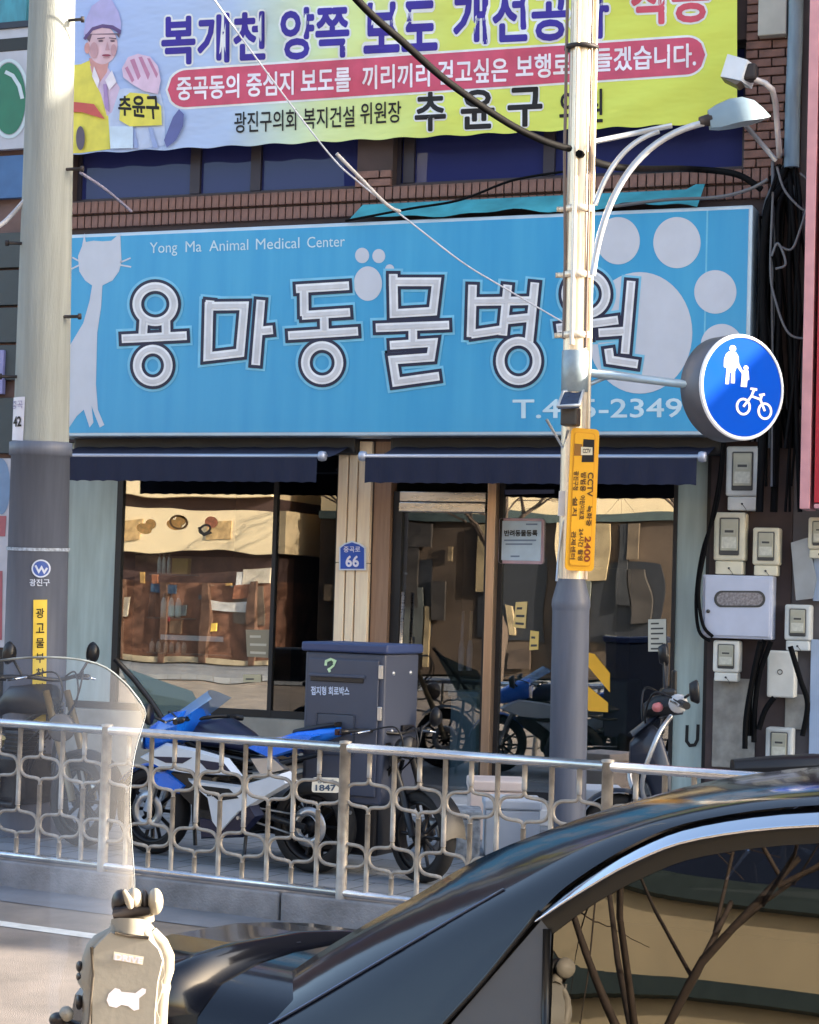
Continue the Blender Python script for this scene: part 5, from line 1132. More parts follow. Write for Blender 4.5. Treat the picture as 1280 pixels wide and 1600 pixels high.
# --- dark motorcycle at the left, seen through the windscreen
p, rz = place_bike(-70, -20, 12.9)
lb = thing('dark_motorcycle', 'dark motorcycle with tan crash pads behind the railing at the far left', 'motorcycle', p, rz)
hx_, hz_ = base_bike(lb, 1.30, 0.29, rimb, M('fork_tan', C(140, 122, 92), 0.4, metal=0.4), 1.02)
blob(lb, 'tank', [(0.98, 0.86, 0.06, 0.05), (0.88, 0.90, 0.14, 0.10), (0.66, 0.89, 0.15, 0.10), (0.5, 0.82, 0.10, 0.06)], blkp)
blob(lb, 'seat', [(0.52, 0.81, 0.10, 0.04), (0.3, 0.81, 0.14, 0.05), (-0.1, 0.85, 0.12, 0.04)], blkp)
mk('headlight', MB().lathe([(0.0, 0.05), (0.075, 0.045), (0.09, 0.02), (0.06, -0.06), (0, -0.08)], axis_X((1.16, -0.08, 0.74), (0.7, -0.7, 0)), 18), M('lamp_cream', C(96, 88, 82), 0.2), lb, local=True)
mk('crash_pad', MB().tube([(0.62, -0.24, 0.40), (0.78, -0.26, 0.66)], 0.035, 10), M('pad_tan', C(176, 158, 108), 0.5), lb, local=True)
mk('crash_pad', MB().tube([(0.30, -0.24, 0.48), (0.42, -0.26, 0.72)], 0.035, 10), M('pad_tan', C(176, 158, 108), 0.5), lb, local=True)
mk('front_fender', MB().grid([[V((1.30 + 0.325 * math.cos(a), 0.085 * u, 0.29 + 0.325 * math.sin(a) - 0.02 * u * u)) for u in (-1, -0.5, 0, 0.5, 1)] for a in [R(5 + 13 * k) for k in range(11)]]), blkp, lb, local=True)
mirror(lb, 0.94, 0.22, 1.04, 0.0, 0.12, 0.16); mirror(lb, 0.94, -0.22, 1.04, 0.0, -0.12, 0.16)
mk('top_case', MB().rbox((-0.42, -0.2, 0.80), (-0.05, 0.2, 1.12), 0.05), blkp, lb, local=True)
# --- tinted screen behind the blue motorcycle
ts = thing('tinted_screen', 'grey green tinted screen with a thick black edge leaning behind the blue motorcycle', 'screen', V((*W(262, 1300, 12.3).xy, 0.15)))
tq = [(186, 1040), (252, 1064), (300, 1080), (326, 1128), (300, 1180), (236, 1150), (216, 1104)]
mk('screen_sheet', MB().prism([W(x, y, 12.3 + (1180 - y) * 0.0012) for x, y in tq], FWD * 0.006), GLASS('screen_green', 0.12, (0.7, 0.8, 0.78), haze=0.5, hazecol=C(98, 118, 116)), ts)
mk('screen_edge', MB().tube([W(x, y, 12.29 + (1180 - y) * 0.0012) for x, y in ((180, 1030), (210, 1062), (236, 1096), (258, 1130), (300, 1180))], 0.018, 7), blkp, ts)
mk('screen_stand', MB().tube([W(300, 1180, 12.29), W(306, 1345, 12.3)], 0.014, 7).tube([W(240, 1150, 12.32), W(238, 1345, 12.4)], 0.014, 7), blkp, ts)
# --- scooter at the right
p, rz = place_bike(1268, 200, 11.7)
rs_ = thing('grey_scooter', 'dark scooter with a round white lamp parked behind the railing at the right', 'scooter', p, rz); rs_.scale = (0.98, 0.98, 0.98)
wheel(rs_, 'rear_wheel', 0, 0.24, 0.12, rimb, 6); wheel(rs_, 'front_wheel', 1.2, 0.24, 0.11, rimb, 6)
gsc = M('scooter_grey', C(48, 54, 70), 0.35, var=0.1, coat=0.2)
blob(rs_, 'rear_body', [(0.45, 0.42, 0.13, 0.18), (0.2, 0.5, 0.16, 0.16), (-0.1, 0.56, 0.14, 0.11), (-0.3, 0.62, 0.06, 0.04)], gsc)
blob(rs_, 'seat', [(0.5, 0.66, 0.09, 0.05), (0.25, 0.68, 0.13, 0.06), (0.0, 0.70, 0.13, 0.06), (-0.2, 0.73, 0.08, 0.03)], blkp)
mk('floorboard', MB().rbox((0.4, -0.16, 0.26), (0.95, 0.16, 0.34), 0.03), blkp, rs_, local=True)
blob(rs_, 'front_shield', [(0.90, 0.50, 0.17, 0.20), (0.96, 0.62, 0.17, 0.26), (1.03, 0.74, 0.12, 0.20), (1.14, 0.72, 0.04, 0.08)], gsc)
mk('flyscreen', MB().grid([[V((1.14 - 0.26 * v, 0.13 * u * (1 - 0.3 * v), 0.86 + 0.22 * v - 0.02 * u * u)) for u in (-1, -0.5, 0, 0.5, 1)] for v in (0, 0.33, 0.66, 1)]).grid([[V((1.13 - 0.26 * v, 0.13 * u * (1 - 0.3 * v), 0.852 + 0.22 * v - 0.02 * u * u)) for u in (1, 0.5, 0, -0.5, -1)] for v in (0, 0.33, 0.66, 1)]), gsc, rs_, local=True)
mk('control_cables', MB().tube(smooth([V((0.88, 0.3, 1.07)), V((1.02, 0.22, 1.12)), V((1.06, 0.08, 0.95)), V((1.0, 0.05, 0.8))]), 0.007, 5).tube(smooth([V((0.88, -0.3, 1.07)), V((1.03, -0.2, 1.13)), V((1.06, -0.06, 0.95)), V((1.0, -0.05, 0.8))]), 0.007, 5), blkp, rs_, local=True)
for s_ in (1, -1): mk('brake_lever', MB().tube([(0.90, s_ * 0.2, 1.08), (0.93, s_ * 0.3, 1.075), (0.90, s_ * 0.42, 1.06)], 0.008, 6), chrm, rs_, local=True)
mk('front_indicator', MB().lathe([(0, 0.03), (0.028, 0.02), (0.03, -0.02), (0, -0.03)], axis_X((1.0, 0.2, 1.03), (0.6, 1, 0)), 12), M('indicator_pink', C(220, 130, 130), 0.3), rs_, local=True)
mk('leg_guard', MB().tube(smooth([V((0.98, -0.18, 0.35)), V((1.10, -0.34, 0.55)), V((1.02, -0.36, 0.85)), V((0.92, -0.24, 0.98))]), 0.016, 8).tube(smooth([V((0.98, 0.18, 0.35)), V((1.10, 0.34, 0.55)), V((1.02, 0.36, 0.85)), V((0.92, 0.24, 0.98))]), 0.016, 8), rims, rs_, local=True)
mk('phone_cradle', MB().rbox((0.84, -0.20, 1.10), (0.87, -0.11, 1.25), 0.012), blkp, rs_, local=True)
mk('rear_rack', MB().tube([(-0.05, 0.14, 0.72), (-0.42, 0.12, 0.76), (-0.42, -0.12, 0.76), (-0.05, -0.14, 0.72)], 0.012, 7), rims, rs_, local=True)
mk('instrument_pod', MB().rbox((0.86, -0.07, 1.08), (0.96, 0.07, 1.14), 0.02), blkp, rs_, local=True)
mk('fork', MB().tube([(1.2, 0.07, 0.24), (1.02, 0.05, 0.7)], 0.022, 8).tube([(1.2, -0.07, 0.24), (1.02, -0.05, 0.7)], 0.022, 8), engm, rs_, local=True)
mk('front_fender', MB().grid([[V((1.2 + 0.275 * math.cos(a), 0.085 * u, 0.24 + 0.275 * math.sin(a) - 0.02 * u * u)) for u in (-1, -0.5, 0, 0.5, 1)] for a in [R(5 + 13 * k) for k in range(12)]]), gsc, rs_, local=True)
mk('handlebar', MB().tube(smooth([V(q) for q in ((0.86, -0.38, 1.06), (0.90, -0.15, 1.08), (0.94, 0, 1.02), (0.90, 0.15, 1.08), (0.86, 0.38, 1.06))]), 0.018, 8), blkp, rs_, local=True)
blob(rs_, 'handlebar_cowl', [(0.82, 1.02, 0.06, 0.04), (0.90, 1.04, 0.16, 0.07), (1.0, 1.02, 0.12, 0.07), (1.06, 1.0, 0.05, 0.04)], blkp)
mk('headlight', MB().lathe([(0, 0.04), (0.05, 0.035), (0.06, 0.01), (0.04, -0.04), (0, -0.05)], axis_X((0.88, 0.26, 1.06), (0.2, 1, 0)), 16), M('lamp_white', C(214, 216, 220), 0.25), rs_, local=True)
for s in (1, -1): mk('grip', MB().tube([(0.87, s * 0.28, 1.065), (0.85, s * 0.42, 1.055)], 0.024, 9), blkp, rs_, local=True)
mirror(rs_, 0.86, 0.24, 1.08, -0.06, 0.16, 0.06); mirror(rs_, 0.9, -0.22, 1.08, 0.0, -0.12, 0.26)
# a couple of dark letters stuck on the frosted glass
mk('window_letter', strokes([([(1074, 1133), (1073, 1158), (1078, 1165), (1086, 1164), (1090, 1156), (1091, 1132)], False)], 5, lambda x, y, q: FA(x, y, q), -0.086), pk, label='dark letter U on the frosted glass at the right end of the shop window', cat='letter')

# ================================================================== BLACK CAR IN FRONT
CO = W(850, 1500, 4.0)
def CP(px, py, t): return hit(px, py, CO + RN * t, RN)
WID = 1.5
def mir(q):
    d = (q - CO).dot(RN); return q + RN * (WID - 2 * d)
paint = M('car_paint', C(12, 15, 26), 0.14, var=0.0, coat=0.25, spec=0.4); MATS['car_paint'].node_tree.nodes['Principled BSDF'].inputs['Coat Roughness'].default_value = 0.03
cargl = GLASS('car_glass', 0.105, (0.10, 0.11, 0.13)); trimb = M('trim_black', C(22, 22, 24), 0.35); greyp = M('trim_grey', C(86, 88, 92), 0.55, var=0.06)
def cc(pts, n=4):    # smooth a pixel polyline
    return [(q.x, q.y) for q in smooth([V((x, y, 0)) for x, y in pts], n)]
def CPz(px, py):
    q = CP(px, py, 0.1)
    for _ in range(4): q = CP(px, py, 0.02 + 0.20 * (q.z - 0.85))
    return q
rowA = cc([(650, 1650), (700, 1594), (760, 1528), (845, 1424), (900, 1374), (1000, 1314), (1100, 1280), (1280, 1258), (1560, 1262)])
rowB = cc([(330, 1650), (440, 1592), (560, 1522), (690, 1446), (788, 1390), (930, 1312), (1080, 1262), (1280, 1236), (1560, 1238)])
rowC = cc([(270, 1620), (390, 1560), (520, 1475), (640, 1405), (762, 1335), (900, 1284), (1060, 1243), (1280, 1220), (1560, 1222)])
n = len(rowA)
def tA(i): return 0.05 + 0.13 * min(1, i / 16)
PA = [CPz(x, y) for x, y in rowA]
PB = [CPz(x, y) + (CPz(x, y) - CAM).normalized() * 0.07 for x, y in rowB]
PC = [CP(x, y, tA(i) + 0.20) for i, (x, y) in enumerate(rowC)]
PD = [c + RN * (WID / 2 - (c - CO).dot(RN)) + V((0, 0, 0.012)) + (c - b) * 0.15 for b, c in zip(PB, PC)]
car = thing('black_sedan', 'black sedan with a chrome strip round its side window, filling the lower right foreground', 'car', V((CO.x, CO.y, 0)) + RN * 0.9)
rows = [PA, [(a + b) / 2 + RN * -0.012 for a, b in zip(PA, PB)], PB, PC, PD] + [[mir(q) for q in r] for r in (PC, PB, PA)]
mk('roof_shell', MB().grid(rows), paint, car)
mk('pillar_highlight', MB().tube([q - RN * 0.001 + V((0, 0, 0.001)) for q in PB[2:17]], 0.0035, 6), M('highlight_grey', C(90, 100, 124), 0.2, metal=0.5), car)  # pale line paints the highlight along the pillar edge
# side glass and its frame, both sides
cu = cc([(845, 1426), (900, 1378), (1000, 1317), (1100, 1283), (1280, 1262), (1560, 1266)]); cl = cc([(846, 1438), (906, 1399), (1000, 1346), (1100, 1311), (1280, 1291), (1560, 1294)]); gl_ = cc([(862, 1460), (930, 1411), (1010, 1369), (1100, 1338), (1280, 1318), (1560, 1322)])
m_ = len(cu)
U_ = [CPz(x, y) for x, y in cu]; L_ = [CPz(x, y) for x, y in cl]; G_ = [CPz(x, y) for x, y in gl_]
belt = [CPz(850 + (x - 862) * 1.0, 1660) for x, y in gl_]
for fl in (0, 1):
    f = (lambda r: [mir(q) for q in r]) if fl else (lambda r: list(r))
    mid = [(a + b) / 2 - RN * 0.017 for a, b in zip(U_, L_)]
    mk('chrome_strip', MB().grid([f([q + RN * 0.012 for q in U_]), f([q * 0.75 + w * 0.25 - RN * 0.004 for q, w in zip(U_, L_)]), f(mid), f([q * 0.25 + w * 0.75 - RN * 0.028 for q, w in zip(U_, L_)]), f([q * 0.04 + w * 0.96 - RN * 0.036 for q, w in zip(U_, L_)]), f([q + RN * 0.004 for q in L_])]), chrm, car)
    mk('window_frame', MB().grid([f(L_), f([q + RN * 0.004 for q in G_])]), trimb, car)
    mk('side_window', MB().grid([f([q + RN * 0.006 for q in G_]), f([(a + b) / 2 + RN * 0.005 for a, b in zip(G_, belt)]), f(belt)]), cargl, car)
    tri = [CPz(846, 1438), CPz(862, 1458), CPz(852, 1660), CPz(662, 1660), CPz(700, 1606)]
    mk('corner_panel', MB().poly(f(tri)), greyp, car)
    mk('panel_seal', MB().tube(f([CPz(x, y) - RN * 0.004 for x, y in rowA][:13]), 0.006, 6), trimb, car)
    mk('door_seal', MB().tube(f([CPz(855, 1452), CPz(851, 1660)]), 0.009, 6), trimb, car)
mk('boot_gap', MB().tube([V((q.x, q.y, q.z)) for q in (CP(276, 1512, 0.30), CP(330, 1496, 0.40), CP(400, 1482, 0.50), CP(470, 1474, 0.6))], 0.004, 6), trimb, car)
# trunk deck and lower body
axd = RD
def cs(q): return (q - CO).dot(RD)
s_front = 3.9; s_rear = cs(CP(300, 1600, 0.1))
def BP(s, t, z): q = CO + RD * s + RN * t; q.z = z; return q
s0 = cs(PC[0]); zdeck = 0.865
sd = [s_rear - 0.05, s_rear + 0.05, s0 - 0.15, s0 + 0.15, s0 + 0.55]
zd = [zdeck - 0.07, zdeck, zdeck + 0.005, zdeck + 0.0, zdeck - 0.02]
rows = []
for s, z in zip(sd, zd):
    rows.append([BP(s, t, z + dz) for t, dz in ((0.02, -0.20), (0.05, -0.09), (0.14, -0.03), (0.30, -0.005), (0.45, 0.0), (WID / 2, -0.012), (WID - 0.55, -0.035), (WID - 0.35, -0.065), (WID - 0.18, -0.10), (WID - 0.05, -0.16), (WID - 0.02, -0.26))])
mk('boot_lid', MB().grid(rows), paint, car)
body = []
for s, w_, zt_ in ((s_rear - 0.16, 0.12, 0.66), (s_rear - 0.08, 0.05, 0.74), (s0, 0.03, 0.77), (1.0, 0.02, 0.80), (2.6, 0.0, 0.84), (s_front - 0.15, 0.06, 0.74), (s_front, 0.25, 0.6)):
    body.append([BP(s, w_ + 0.05, zt_), BP(s, w_ - 0.01, zt_ - 0.10), BP(s, w_ - 0.02, 0.55), BP(s, w_ + 0.02, 0.26), BP(s, WID - w_ - 0.02, 0.26), BP(s, WID - w_ + 0.02, 0.55), BP(s, WID - w_ + 0.01, zt_ - 0.10), BP(s, WID - w_ - 0.05, zt_)])
bmb = MB().grid(body); bmb.poly(body[0]); bmb.poly(body[-1]); mk('lower_body', bmb, paint, car)
hb_ = [[BP(s, t, z - 0.05 * abs(t / WID * 2 - 1) ** 3) for t in [0.06 + (WID - 0.12) * k / 8 for k in range(9)]] for s, z in ((2.5, 0.98), (3.0, 0.95), (3.6, 0.86), (s_front, 0.66))]
mk('bonnet', MB().grid(hb_), paint, car)
ws = [[BP(s, t, z) for t in [0.12 + (WID - 0.24) * k / 8 for k in range(9)]] for s, z in ((cs(PA[-1]) - 0.05, PC[-1].z), (2.2, 1.12), (2.55, 0.97))]
mk('windscreen', MB().grid(ws), cargl, car)
for s in (s_rear + 0.75, 2.95):
    for tt, sg in ((0.0, -1), (WID, 1)):
        Xw = axis_X(BP(s, tt - sg * 0.02, 0.33), RN * sg)
        wo = mk('wheel', MB().lathe([(0, 0.0), (0.06, 0.01), (0.2, -0.02), (0.22, 0.0), (0.22, -0.18), (0, -0.18)], Xw, 24), rims, car)
        mk('tyre', MB().lathe([(0.22, 0.0), (0.29, 0.015), (0.33, -0.03), (0.33, -0.17), (0.22, -0.2)], Xw, 28), tyrem, wo)
mk('tail_lamp', MB().rbox((-0.03, -0.35, 0.58), (0.02, 0.35, 0.68), 0.015, Matrix.Translation(BP(s_rear - 0.12, WID / 2, 0)) @ frame_X((0, 0, 0), RD)), M('lamp_red', C(150, 30, 34), 0.3), car)
mk('dark_cabin', MB().box((0, 0, 0), (1, 1, 1), Matrix.Translation(BP(s0 + 0.6, 0.35, 0.5)) @ frame_X((0, 0, 0), RD) @ Matrix.Diagonal((2.4, WID - 0.7, 0.55, 1))), M('cabin', C(40, 38, 38), 0.8), car)

# ================================================================== FOREGROUND SCOOTER WITH WINDSCREEN
DW = 3.75
fs = thing('touring_scooter', 'scooter in the left foreground with a tall clear curved windscreen', 'scooter', V((*W(60, 1500, DW).xy, 0)))
out = cc([(-120, 1060), (-40, 1036), (60, 1027), (120, 1030), (165, 1043), (200, 1072), (226, 1108), (224, 1130), (210, 1180), (203, 1250), (207, 1330), (214, 1402)], 3)
rows = []
nO = len(out); capx = -150
left = [(capx - 0, 1090 + 320 * i / (nO - 1)) for i in range(nO)]
def WS(px, py):
    b = ((px - 40) / 190.0) ** 2 * 0.10 + (1400 - py) / 400.0 * 0.16
    return W(px, py, DW + b - 0.08)
Tc = cc([(-150, 1078), (-80, 1048), (0, 1032), (60, 1027), (120, 1030), (165, 1043), (200, 1072)], 3)
Ec = cc([(200, 1072), (226, 1108), (224, 1130), (210, 1180), (203, 1250), (207, 1330), (210, 1402), (196, 1500), (150, 1660)], 3)
top = Tc + Ec[1:]; nO = len(top)
rows = [[WS(tx + (ex - 200) * u_, ty + (ey - 1072)) for u_, (tx, ty) in [(i / (len(Tc) - 1), q) for i, q in enumerate(Tc)]] for ex, ey in Ec]
mk('windscreen', MB().grid(rows), GLASS('scooter_screen', 0.04, (0.90, 0.93, 0.98), haze=0.028, hazecol=C(190, 196, 216), wav=0.3), fs)
mk('windscreen_edge', MB().tube([WS(x, y) for x, y in top], [0.0024 if i < nO - 22 else 0.0012 for i in range(nO)], 6), M('screen_edge', C(92, 100, 106), 0.3, var=0.5, scale=30), fs)
hbz = W(100, 1640, DW - 0.2)
mk('handlebar', MB().tube([W(-260, 1700, DW - 0.15), W(-60, 1665, DW - 0.1), W(40, 1690, DW), W(160, 1670, DW - 0.1), W(330, 1720, DW - 0.15)], 0.014, 8), blkp, fs)
gx = V((*W(60, 1500, DW + 0.1).xy, 0))
mk('steering_stem', MB().tube([W(45, 1690, DW), gx + V((0, 0, 0.25))], 0.03, 8), blkp, fs)
mk('screen_stay', MB().tube([WS(0, 1625), W(30, 1690, DW)], 0.01, 6).tube([WS(110, 1625), W(110, 1675, DW - 0.05)], 0.008, 6), rust, fs)
fw = mk('front_wheel', MB().lathe([(0.2, -0.05), (0.14, -0.04), (0.04, -0.06), (0, -0.06)], axis_X(gx + V((0, 0, 0.26)), RT0), 20), rims, fs)
mk('tyre', MB().lathe([(0.19, -0.05), (0.25, -0.04), (0.26, 0), (0.25, 0.04), (0.19, 0.05)], axis_X(gx + V((0, 0, 0.26)), RT0), 24), tyrem, fw)
mk('front_apron', MB().rbox((-0.2, -0.05, 0.3), (0.2, 0.05, 0.78), 0.05, frame_X(gx - V((FWD.x, FWD.y, 0)) * 0.3, RT0)), gsc, fs)
# --- beige device holder with two knobs
DH = 3.45
tan = M('holder_beige', C(146, 142, 133), 0.65, var=0.07, scale=14, bump=0.03, bscale=90); cream = M('holder_cream', C(158, 150, 136), 0.5, var=0.06); dkk = M('holder_dark', C(36, 30, 30), 0.4)
def HP(px, py, e=0.0): return W(px, py, DH - e)
def H3(x, y): return (60 + x / 4.923, 1360 + y / 4.923)
hold = thing('device_holder', 'beige padded device holder with white emblem and two round knobs on top', 'device holder', HP(195, 1640))
outline = [H3(*q) for q in ((560, 380), (700, 372), (850, 385), (885, 430), (930, 500), (1000, 580), (1030, 680), (1042, 790), (1012, 840), (1020, 900), (1000, 980), (972, 1050), (965, 1120), (990, 1180), (990, 1420), (300, 1420), (290, 1250), (330, 1180), (342, 1080), (330, 1000), (345, 930), (300, 860), (315, 780), (340, 660), (370, 570), (430, 500), (545, 440))]
cxh, cyh = H3(680, 900)
def inset(pts, f, dy=0): return [(cxh + (x - cxh) * f, cyh + (y - cyh) * (f + 0.02) + dy) for x, y in pts]
rows = [[HP(x, y, e) for x, y in pts + pts[:1]] for pts, e in ((outline, -0.04), (outline, 0.0), (inset(outline, 0.97), 0.018), (inset(outline, 0.90), 0.03), (inset(outline, 0.80), 0.034))]
hm = MB().grid(rows); hm.poly(rows[-1][:-1]); hm.poly(rows[0][:-1]); mk('padded_case', hm, tan, hold)
fp = [H3(*q) for q in ((545, 470), (850, 520), (930, 600), (965, 690), (925, 860), (905, 1080), (890, 1420), (400, 1420), (405, 1000), (415, 600), (470, 540))]
rows = [[HP(x, y, e) for x, y in pts + pts[:1]] for pts, e in ((fp, 0.030), (fp, 0.040), (inset(fp, 0.96), 0.044))]
hm = MB().grid(rows); hm.poly(rows[-1][:-1]); mk('back_panel', hm, M('holder_grey', C(152, 148, 139), 0.7, var=0.06, scale=14, bump=0.03, bscale=90), hold)
mk('seam', MB().tube([HP(*H3(x, y), 0.042) for x, y in ((410, 590), (425, 800), (402, 1040), (385, 1300))], 0.003, 6), M('seam_dark', C(92, 84, 74), 0.7), hold)
mk('seam', MB().tube([HP(*H3(x, y), 0.046) for x, y in ((590, 480), (700, 505), (850, 520))], 0.003, 6), M('seam_dark', C(92, 84, 74), 0.7), hold)
mk('sunlit_rim', MB().tube([HP(*H3(x, y), 0.02) for x, y in ((872, 470), (950, 560), (992, 660), (985, 760), (960, 860), (945, 1000), (930, 1200), (935, 1400))], [0.010, 0.012, 0.013, 0.014, 0.013, 0.013, 0.014, 0.014], 8), cream, hold)  # cream tube paints the sunlit right edge of the case
mk('collar', MB().grid([[HP(*H3(x, y0 + (y1 - y0) * v), 0.02 + 0.03 * math.sin(math.pi * u)) for x, y0, y1, u in ((560, 375, 470, 0.05), (620, 366, 478, 0.25), (700, 368, 490, 0.5), (780, 372, 500, 0.75), (850, 385, 505, 0.95))] for v in (0, 0.3, 0.6, 1.0)]), tan, hold)
mk('neck', MB().tube([HP(*H3(820, 395), 0.0), HP(*H3(815, 325), 0.0)], 0.017, 12), cream, hold)
def knob(cx, cy, rx, ry, m, name, d=0.0):
    X_ = axis_X(HP(*H3(cx, cy), d), FWD) ; k = DH / FPX / 4.923
    mb = MB(); rws = []
    for j in range(9):
        a = math.pi * j / 8 - math.pi / 2
        rws.append([HP(*H3(cx + rx * math.cos(a) * math.cos(b), cy + ry * math.cos(a) * math.sin(b)), d + 0.028 * math.sin(a)) for b in [2 * math.pi * q / 20 for q in range(21)]])
    mb.grid(rws); return mk(name, mb, m, hold)
knob(635, 255, 75, 110, dkk, 'dark_knob'); knob(735, 225, 66, 92, cream, 'cream_knob', 0.015); knob(812, 245, 40, 100, dkk, 'dark_spacer', 0.0); knob(900, 240, 62, 105, cream, 'cream_knob', 0.01)
mk('dark_band', MB().tube([HP(*H3(600, 330), 0.02), HP(*H3(720, 320), 0.032), HP(*H3(850, 310), 0.02)], [0.014, 0.012, 0.008], 8), dkk, hold)
mk('lever', MB().tube([HP(*H3(660, 160), 0.04), HP(*H3(700, 240), 0.052), HP(*H3(710, 285), 0.045)], [0.004, 0.008, 0.005], 8), cream, hold)
mk('white_lettering', text_quad('DRIVE', [H3(588, 640), H3(806, 672), H3(800, 722), H3(582, 690)], lambda x, y: HP(x, y, 0.0475), 0.06), pw, hold)
mk('lettering_patch', MB().poly([HP(*H3(x, y), 0.0455) for x, y in ((582, 625), (812, 664), (803, 728), (574, 686))]), M('patch_cream', C(232, 226, 208), 0.6), hold)
emb = [(590, 905), (625, 915), (640, 935), (700, 940), (745, 945), (800, 905), (828, 915), (825, 945), (775, 985), (775, 1070), (735, 1080), (690, 1045), (640, 1035), (600, 1058), (545, 1045), (525, 1000), (540, 950)]
mk('white_emblem', MB().poly([HP(*H3(x, y), 0.047) for x, y in emb]), pw, hold)
for (cx, cy, rx, ry) in ((318, 740, 30, 45), (325, 820, 36, 40), (312, 1015, 32, 60)): knob(cx, cy, rx, ry, dkk, 'dark_strap', -0.005)
knob(215, 1105, 58, 62, tan, 'side_knob', 0.0); knob(150, 1150, 70, 60, dkk, 'side_clamp', -0.01)
mk('mount_arm', MB().tube([HP(*H3(160, 1160), -0.02), HP(*H3(300, 1220), -0.02)], 0.012, 8).tube([HP(195, 1630, -0.03), W(160, 1670, DW - 0.1)], 0.014, 8), dkk, hold)

# ================================================================== ACROSS THE STREET (seen only as reflections)
YO = -26.0
def OP_(px, py):      # point of the opposite front whose mirror image in the shop glass falls on this pixel
    q = hit(px, py, V((0, -YO + 0.2, 0)), V((0, 1, 0))); return V((q.x, YO, q.z))
oa, ob = OP_(-150, 800).x, OP_(432, 800).x
z_c1, z_c0, z_f0, z_b = OP_(280, 752).z, OP_(280, 778).z, OP_(280, 862).z, OP_(280, 905).z
oppo = thing('opposite_shop_building', 'brown brick building with a cream fascia across the street, mirrored in the shop glass', 'building', ((oa + ob) / 2, YO, 0.15))
creamw = M('cream_wall', C(226, 206, 168), 0.7, var=0.06, scale=1.5); 
bm2 = M('brick_mirror', C(112, 78, 62), 0.9, var=0.6, scale=3.2, detail=8, bump=0.2)
mk('wall', MB().box((oa, YO - 8, 0.15), (ob, YO - 0.02, z_b)).box((oa, YO - 8, z_c1), (ob, YO - 0.6, z_c1 + 0.3)), bm2, oppo)
mk('fascia', MB().box((oa, YO - 8, z_f0), (ob + 0.3, YO + 0.12, z_c0 - 0.28)), creamw, oppo)
for k, (za_, zb_, mm) in enumerate(((z_c1 + 0.3, 5.25, creamw), (5.25, 5.4, M('band_slate', C(70, 84, 84), 0.6)), (5.4, 6.6, creamw), (6.6, 6.8, M('band_slate', C(70, 84, 84), 0.6)))):
    mk('upper_wall', MB().box((oa, YO - 8, za_ + 0.001), (ob, YO - 0.02 + 0.1 * (k % 2), zb_)), mm, oppo)
mk('cornice', MB().box((oa, YO - 8, z_c0), (ob, YO + 0.25, z_c1)), creamw, oppo)
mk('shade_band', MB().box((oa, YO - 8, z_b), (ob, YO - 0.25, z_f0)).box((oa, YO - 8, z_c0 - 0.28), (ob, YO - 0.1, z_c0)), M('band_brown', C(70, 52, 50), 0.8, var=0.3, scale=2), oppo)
for k in range(10):
    x = oa + 0.6 + k * (ob - oa - 1.2) / 9
    if k % 4 == 1: mk('window', MB().box((x - 0.35, YO - 0.018, 1.1), (x + 0.35, YO + 0.02, 2.0)), M('win_mirror', C(96, 84, 74), 0.3, var=0.3, scale=3), oppo)
mk('base_course', MB().box((oa, YO - 0.019, 0.15), (ob, YO + 0.1, 0.28)), M('base_pale', C(176, 162, 136), 0.8, var=0.15), oppo)
o2 = thing('opposite_tall_building', 'dull brown building with rows of windows across the street, beyond the frame', 'building', (ob + 8, YO, 0.15))
mk('wall', MB().box((ob + 0.9, YO - 8, 0.15), (ob + 26, YO - 0.5, 3.6)), M('wall_olive', C(78, 66, 56), 0.9, var=0.5, scale=1.2), o2)
slate = M('band_slate', C(70, 84, 84), 0.6)
for k, (za_, zb_) in enumerate(((3.6, 3.78), (3.78, 4.9), (4.9, 5.05), (5.05, 5.7), (5.7, 5.9))):
    mk('upper_wall', MB().box((ob + 0.9, YO - 8, za_ + 0.001), (ob + 26, YO - 0.5 + 0.12 * (k % 2 == 0), zb_)), creamw if k % 2 else slate, o2)
mk('added_upper_floors', MB().box((ob + 0.9, YO - 8, 5.901), (ob + 26, YO - 1.2, 12.5)), M('added_navy', C(40, 48, 72), 0.35, var=0.2, scale=0.6), o2)  # navy floors added to darken the top of the car window reflection
for k in range(3): mk('added_floor_rail', MB().box((ob + 0.9, YO - 1.199, 6.7 + k * 1.1), (ob + 26, YO - 1.1, 6.82 + k * 1.1)), M('rail_dark', C(26, 30, 40), 0.5), o2)
for k in range(9):
    x = ob + 2.2 + k * 2.6
    mk('window', MB().box((x, YO - 0.498, 1.0), (x + 1.5, YO - 0.46, 2.7)), M('win_dark', C(46, 48, 54), 0.3), o2)
    if k % 2 == 0: mk('pilaster', MB().box((ob + 1.4 + k * 2.6, YO - 0.498, 0.15), (ob + 1.9 + k * 2.6, YO - 0.3, 3.6)), creamw, o2)
o3 = thing('opposite_pale_building', 'pale building with long window bands across the street, mirrored in the car window', 'building', (oa - 12, YO, 0.15))
mk('wall', MB().box((oa - 30, YO - 8, 0.15), (oa - 0.6, YO - 0.5, 8)), M('wall_pale', C(206, 188, 156), 0.85, var=0.12, scale=1), o3)
for z in (0.4, 3.3, 6.0):
    for k in range(9): mk('window', MB().box((oa - 28 + k * 3, YO - 0.498, z + 0.7), (oa - 25.6 + k * 3, YO - 0.44, z + 2.1)), M('win_dark', C(46, 48, 54), 0.3), o3)
mk('pavement', MB().prism([KP(-45, -17.8, 0.12), KP(24, -17.8, 0.12), (KP(24, 0, 0).x, YO, 0.12), (KP(-45, 0, 0).x, YO, 0.12)], (0, 0, -0.1)), pave, kind='structure')
rb2 = random.Random(11)
pal = [C(196, 186, 168), C(150, 96, 70), C(84, 92, 96), C(176, 140, 84), C(206, 204, 200), C(120, 40, 44), C(60, 84, 110), C(222, 190, 90), C(96, 76, 60)]
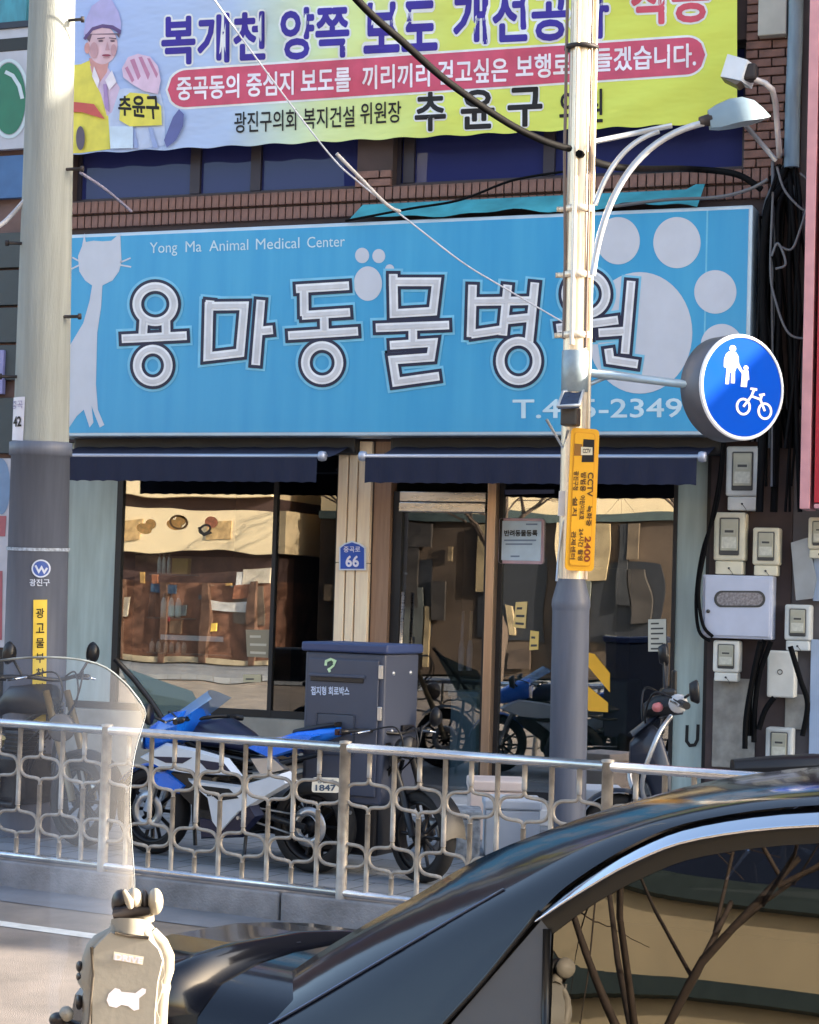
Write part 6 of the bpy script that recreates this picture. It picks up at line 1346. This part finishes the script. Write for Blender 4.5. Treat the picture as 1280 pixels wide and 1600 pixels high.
for k in range(46):
    x = oa + 0.4 + rb2.random() * (ob - oa - 1.2); z = 0.5 + rb2.random() * 1.9; w = 0.12 + rb2.random() ** 2 * 0.9; h = 0.12 + rb2.random() ** 2 * 0.9
    mk('wall_panel', MB().box((x, YO - 0.017 + 0.0012 * k, z), (x + w, YO + 0.03 + 0.0012 * k, min(z + h, z_b - 0.05))), M('panel_tone_%d' % (k % 9), pal[k % 9], 0.7, var=0.25, scale=4), oppo)
for k in range(9):
    x = oa + 0.5 + k * (ob - oa - 1) / 8; mk('pilaster', MB().box((x - 0.09, YO - 0.016, 0.15), (x + 0.09, YO + 0.14, z_b)), M('pilaster_brown', C(90, 66, 54), 0.8, var=0.3, scale=5), oppo)
for k in range(4):
    x = oa + 1.2 + k * 2.4; mk('fascia_motif', MB().box((x, YO + 0.121, z_f0 + 0.25), (x + 0.7, YO + 0.15, z_c0 - 0.55)), M('motif_orange', C(190, 158, 110), 0.6, var=0.4, scale=6), oppo)
for k in range(30):
    x = ob + 1.0 + rb2.random() * 10; z = 0.3 + rb2.random() * 3.0; w = 0.08 + rb2.random() ** 2 * 0.5; h = 0.3 + rb2.random() ** 2 * 2.2
    mk('front_panel', MB().box((x, YO - 0.455 + 0.0012 * k, z), (x + w, YO - 0.36 + 0.0012 * k, min(z + h, 3.55))), M('dull_tone_%d' % (k % 7), [C(96, 84, 70), C(58, 54, 52), C(128, 112, 88), C(74, 62, 54), C(46, 48, 52), C(150, 134, 104), C(88, 92, 90)][k % 7], 0.7, var=0.35, scale=3, detail=8), o2)
# bare street trees on the far pavement
bark = M('bark', C(74, 62, 54), 0.9, var=0.25, scale=14, bump=0.4)
def bare_tree(x, y, h, seed, label):
    r = random.Random(seed); t = thing('bare_tree', label, 'tree', (x, y, 0.1)); tr = MB(); br = MB()
    top = V((x + r.uniform(-0.2, 0.2), y, h * 0.42)); tr.tube([(x, y, 0.0), (x + 0.05, y, h * 0.2), top], [0.16, 0.13, 0.11], 10)
    def grow(p, d, L, rad, lev):
        q = p + d * L * 0.5 + V((r.uniform(-1, 1), r.uniform(-1, 1), r.uniform(-0.3, 0.6))) * L * 0.08; e = p + d * L
        br.tube([p, q, e], [rad, rad * 0.8, rad * 0.55], 5, False)
        if lev:
            for k in range(3):
                nd = (d + V((r.uniform(-1.1, 1.1), r.uniform(-1.1, 1.1), r.uniform(-0.5, 0.35)))).normalized(); grow(p + (e - p) * r.uniform(0.5, 1), nd, L * 0.72, rad * 0.5, lev - 1)
    for k in range(5):
        a = 2 * math.pi * k / 5 + r.uniform(-0.3, 0.3); grow(top, V((math.cos(a) * 0.7, math.sin(a) * 0.7, 0.8)).normalized(), h * 0.26, 0.045, 3)
    mk('trunk', tr, bark, t); mk('branches', br, bark, t)
bare_tree(oa - 6, YO + 3, 7.5, 1, 'bare street tree across the road, beyond the frame, left of the others'); bare_tree(-2.7, YO + 3.4, 8.2, 9, 'short bare street tree across the road, mirrored in the car window'); bare_tree(ob + 3.4, YO + 3, 7.0, 2, 'bare street tree across the road in front of the dull brown building'); bare_tree(ob + 6.3, YO + 2.8, 6.5, 14, 'bare street tree across the road, mirrored in the right shop window'); bare_tree(oa + 2.5, YO + 2.6, 7.0, 5, 'bare street tree across the road in front of the cream fascia')
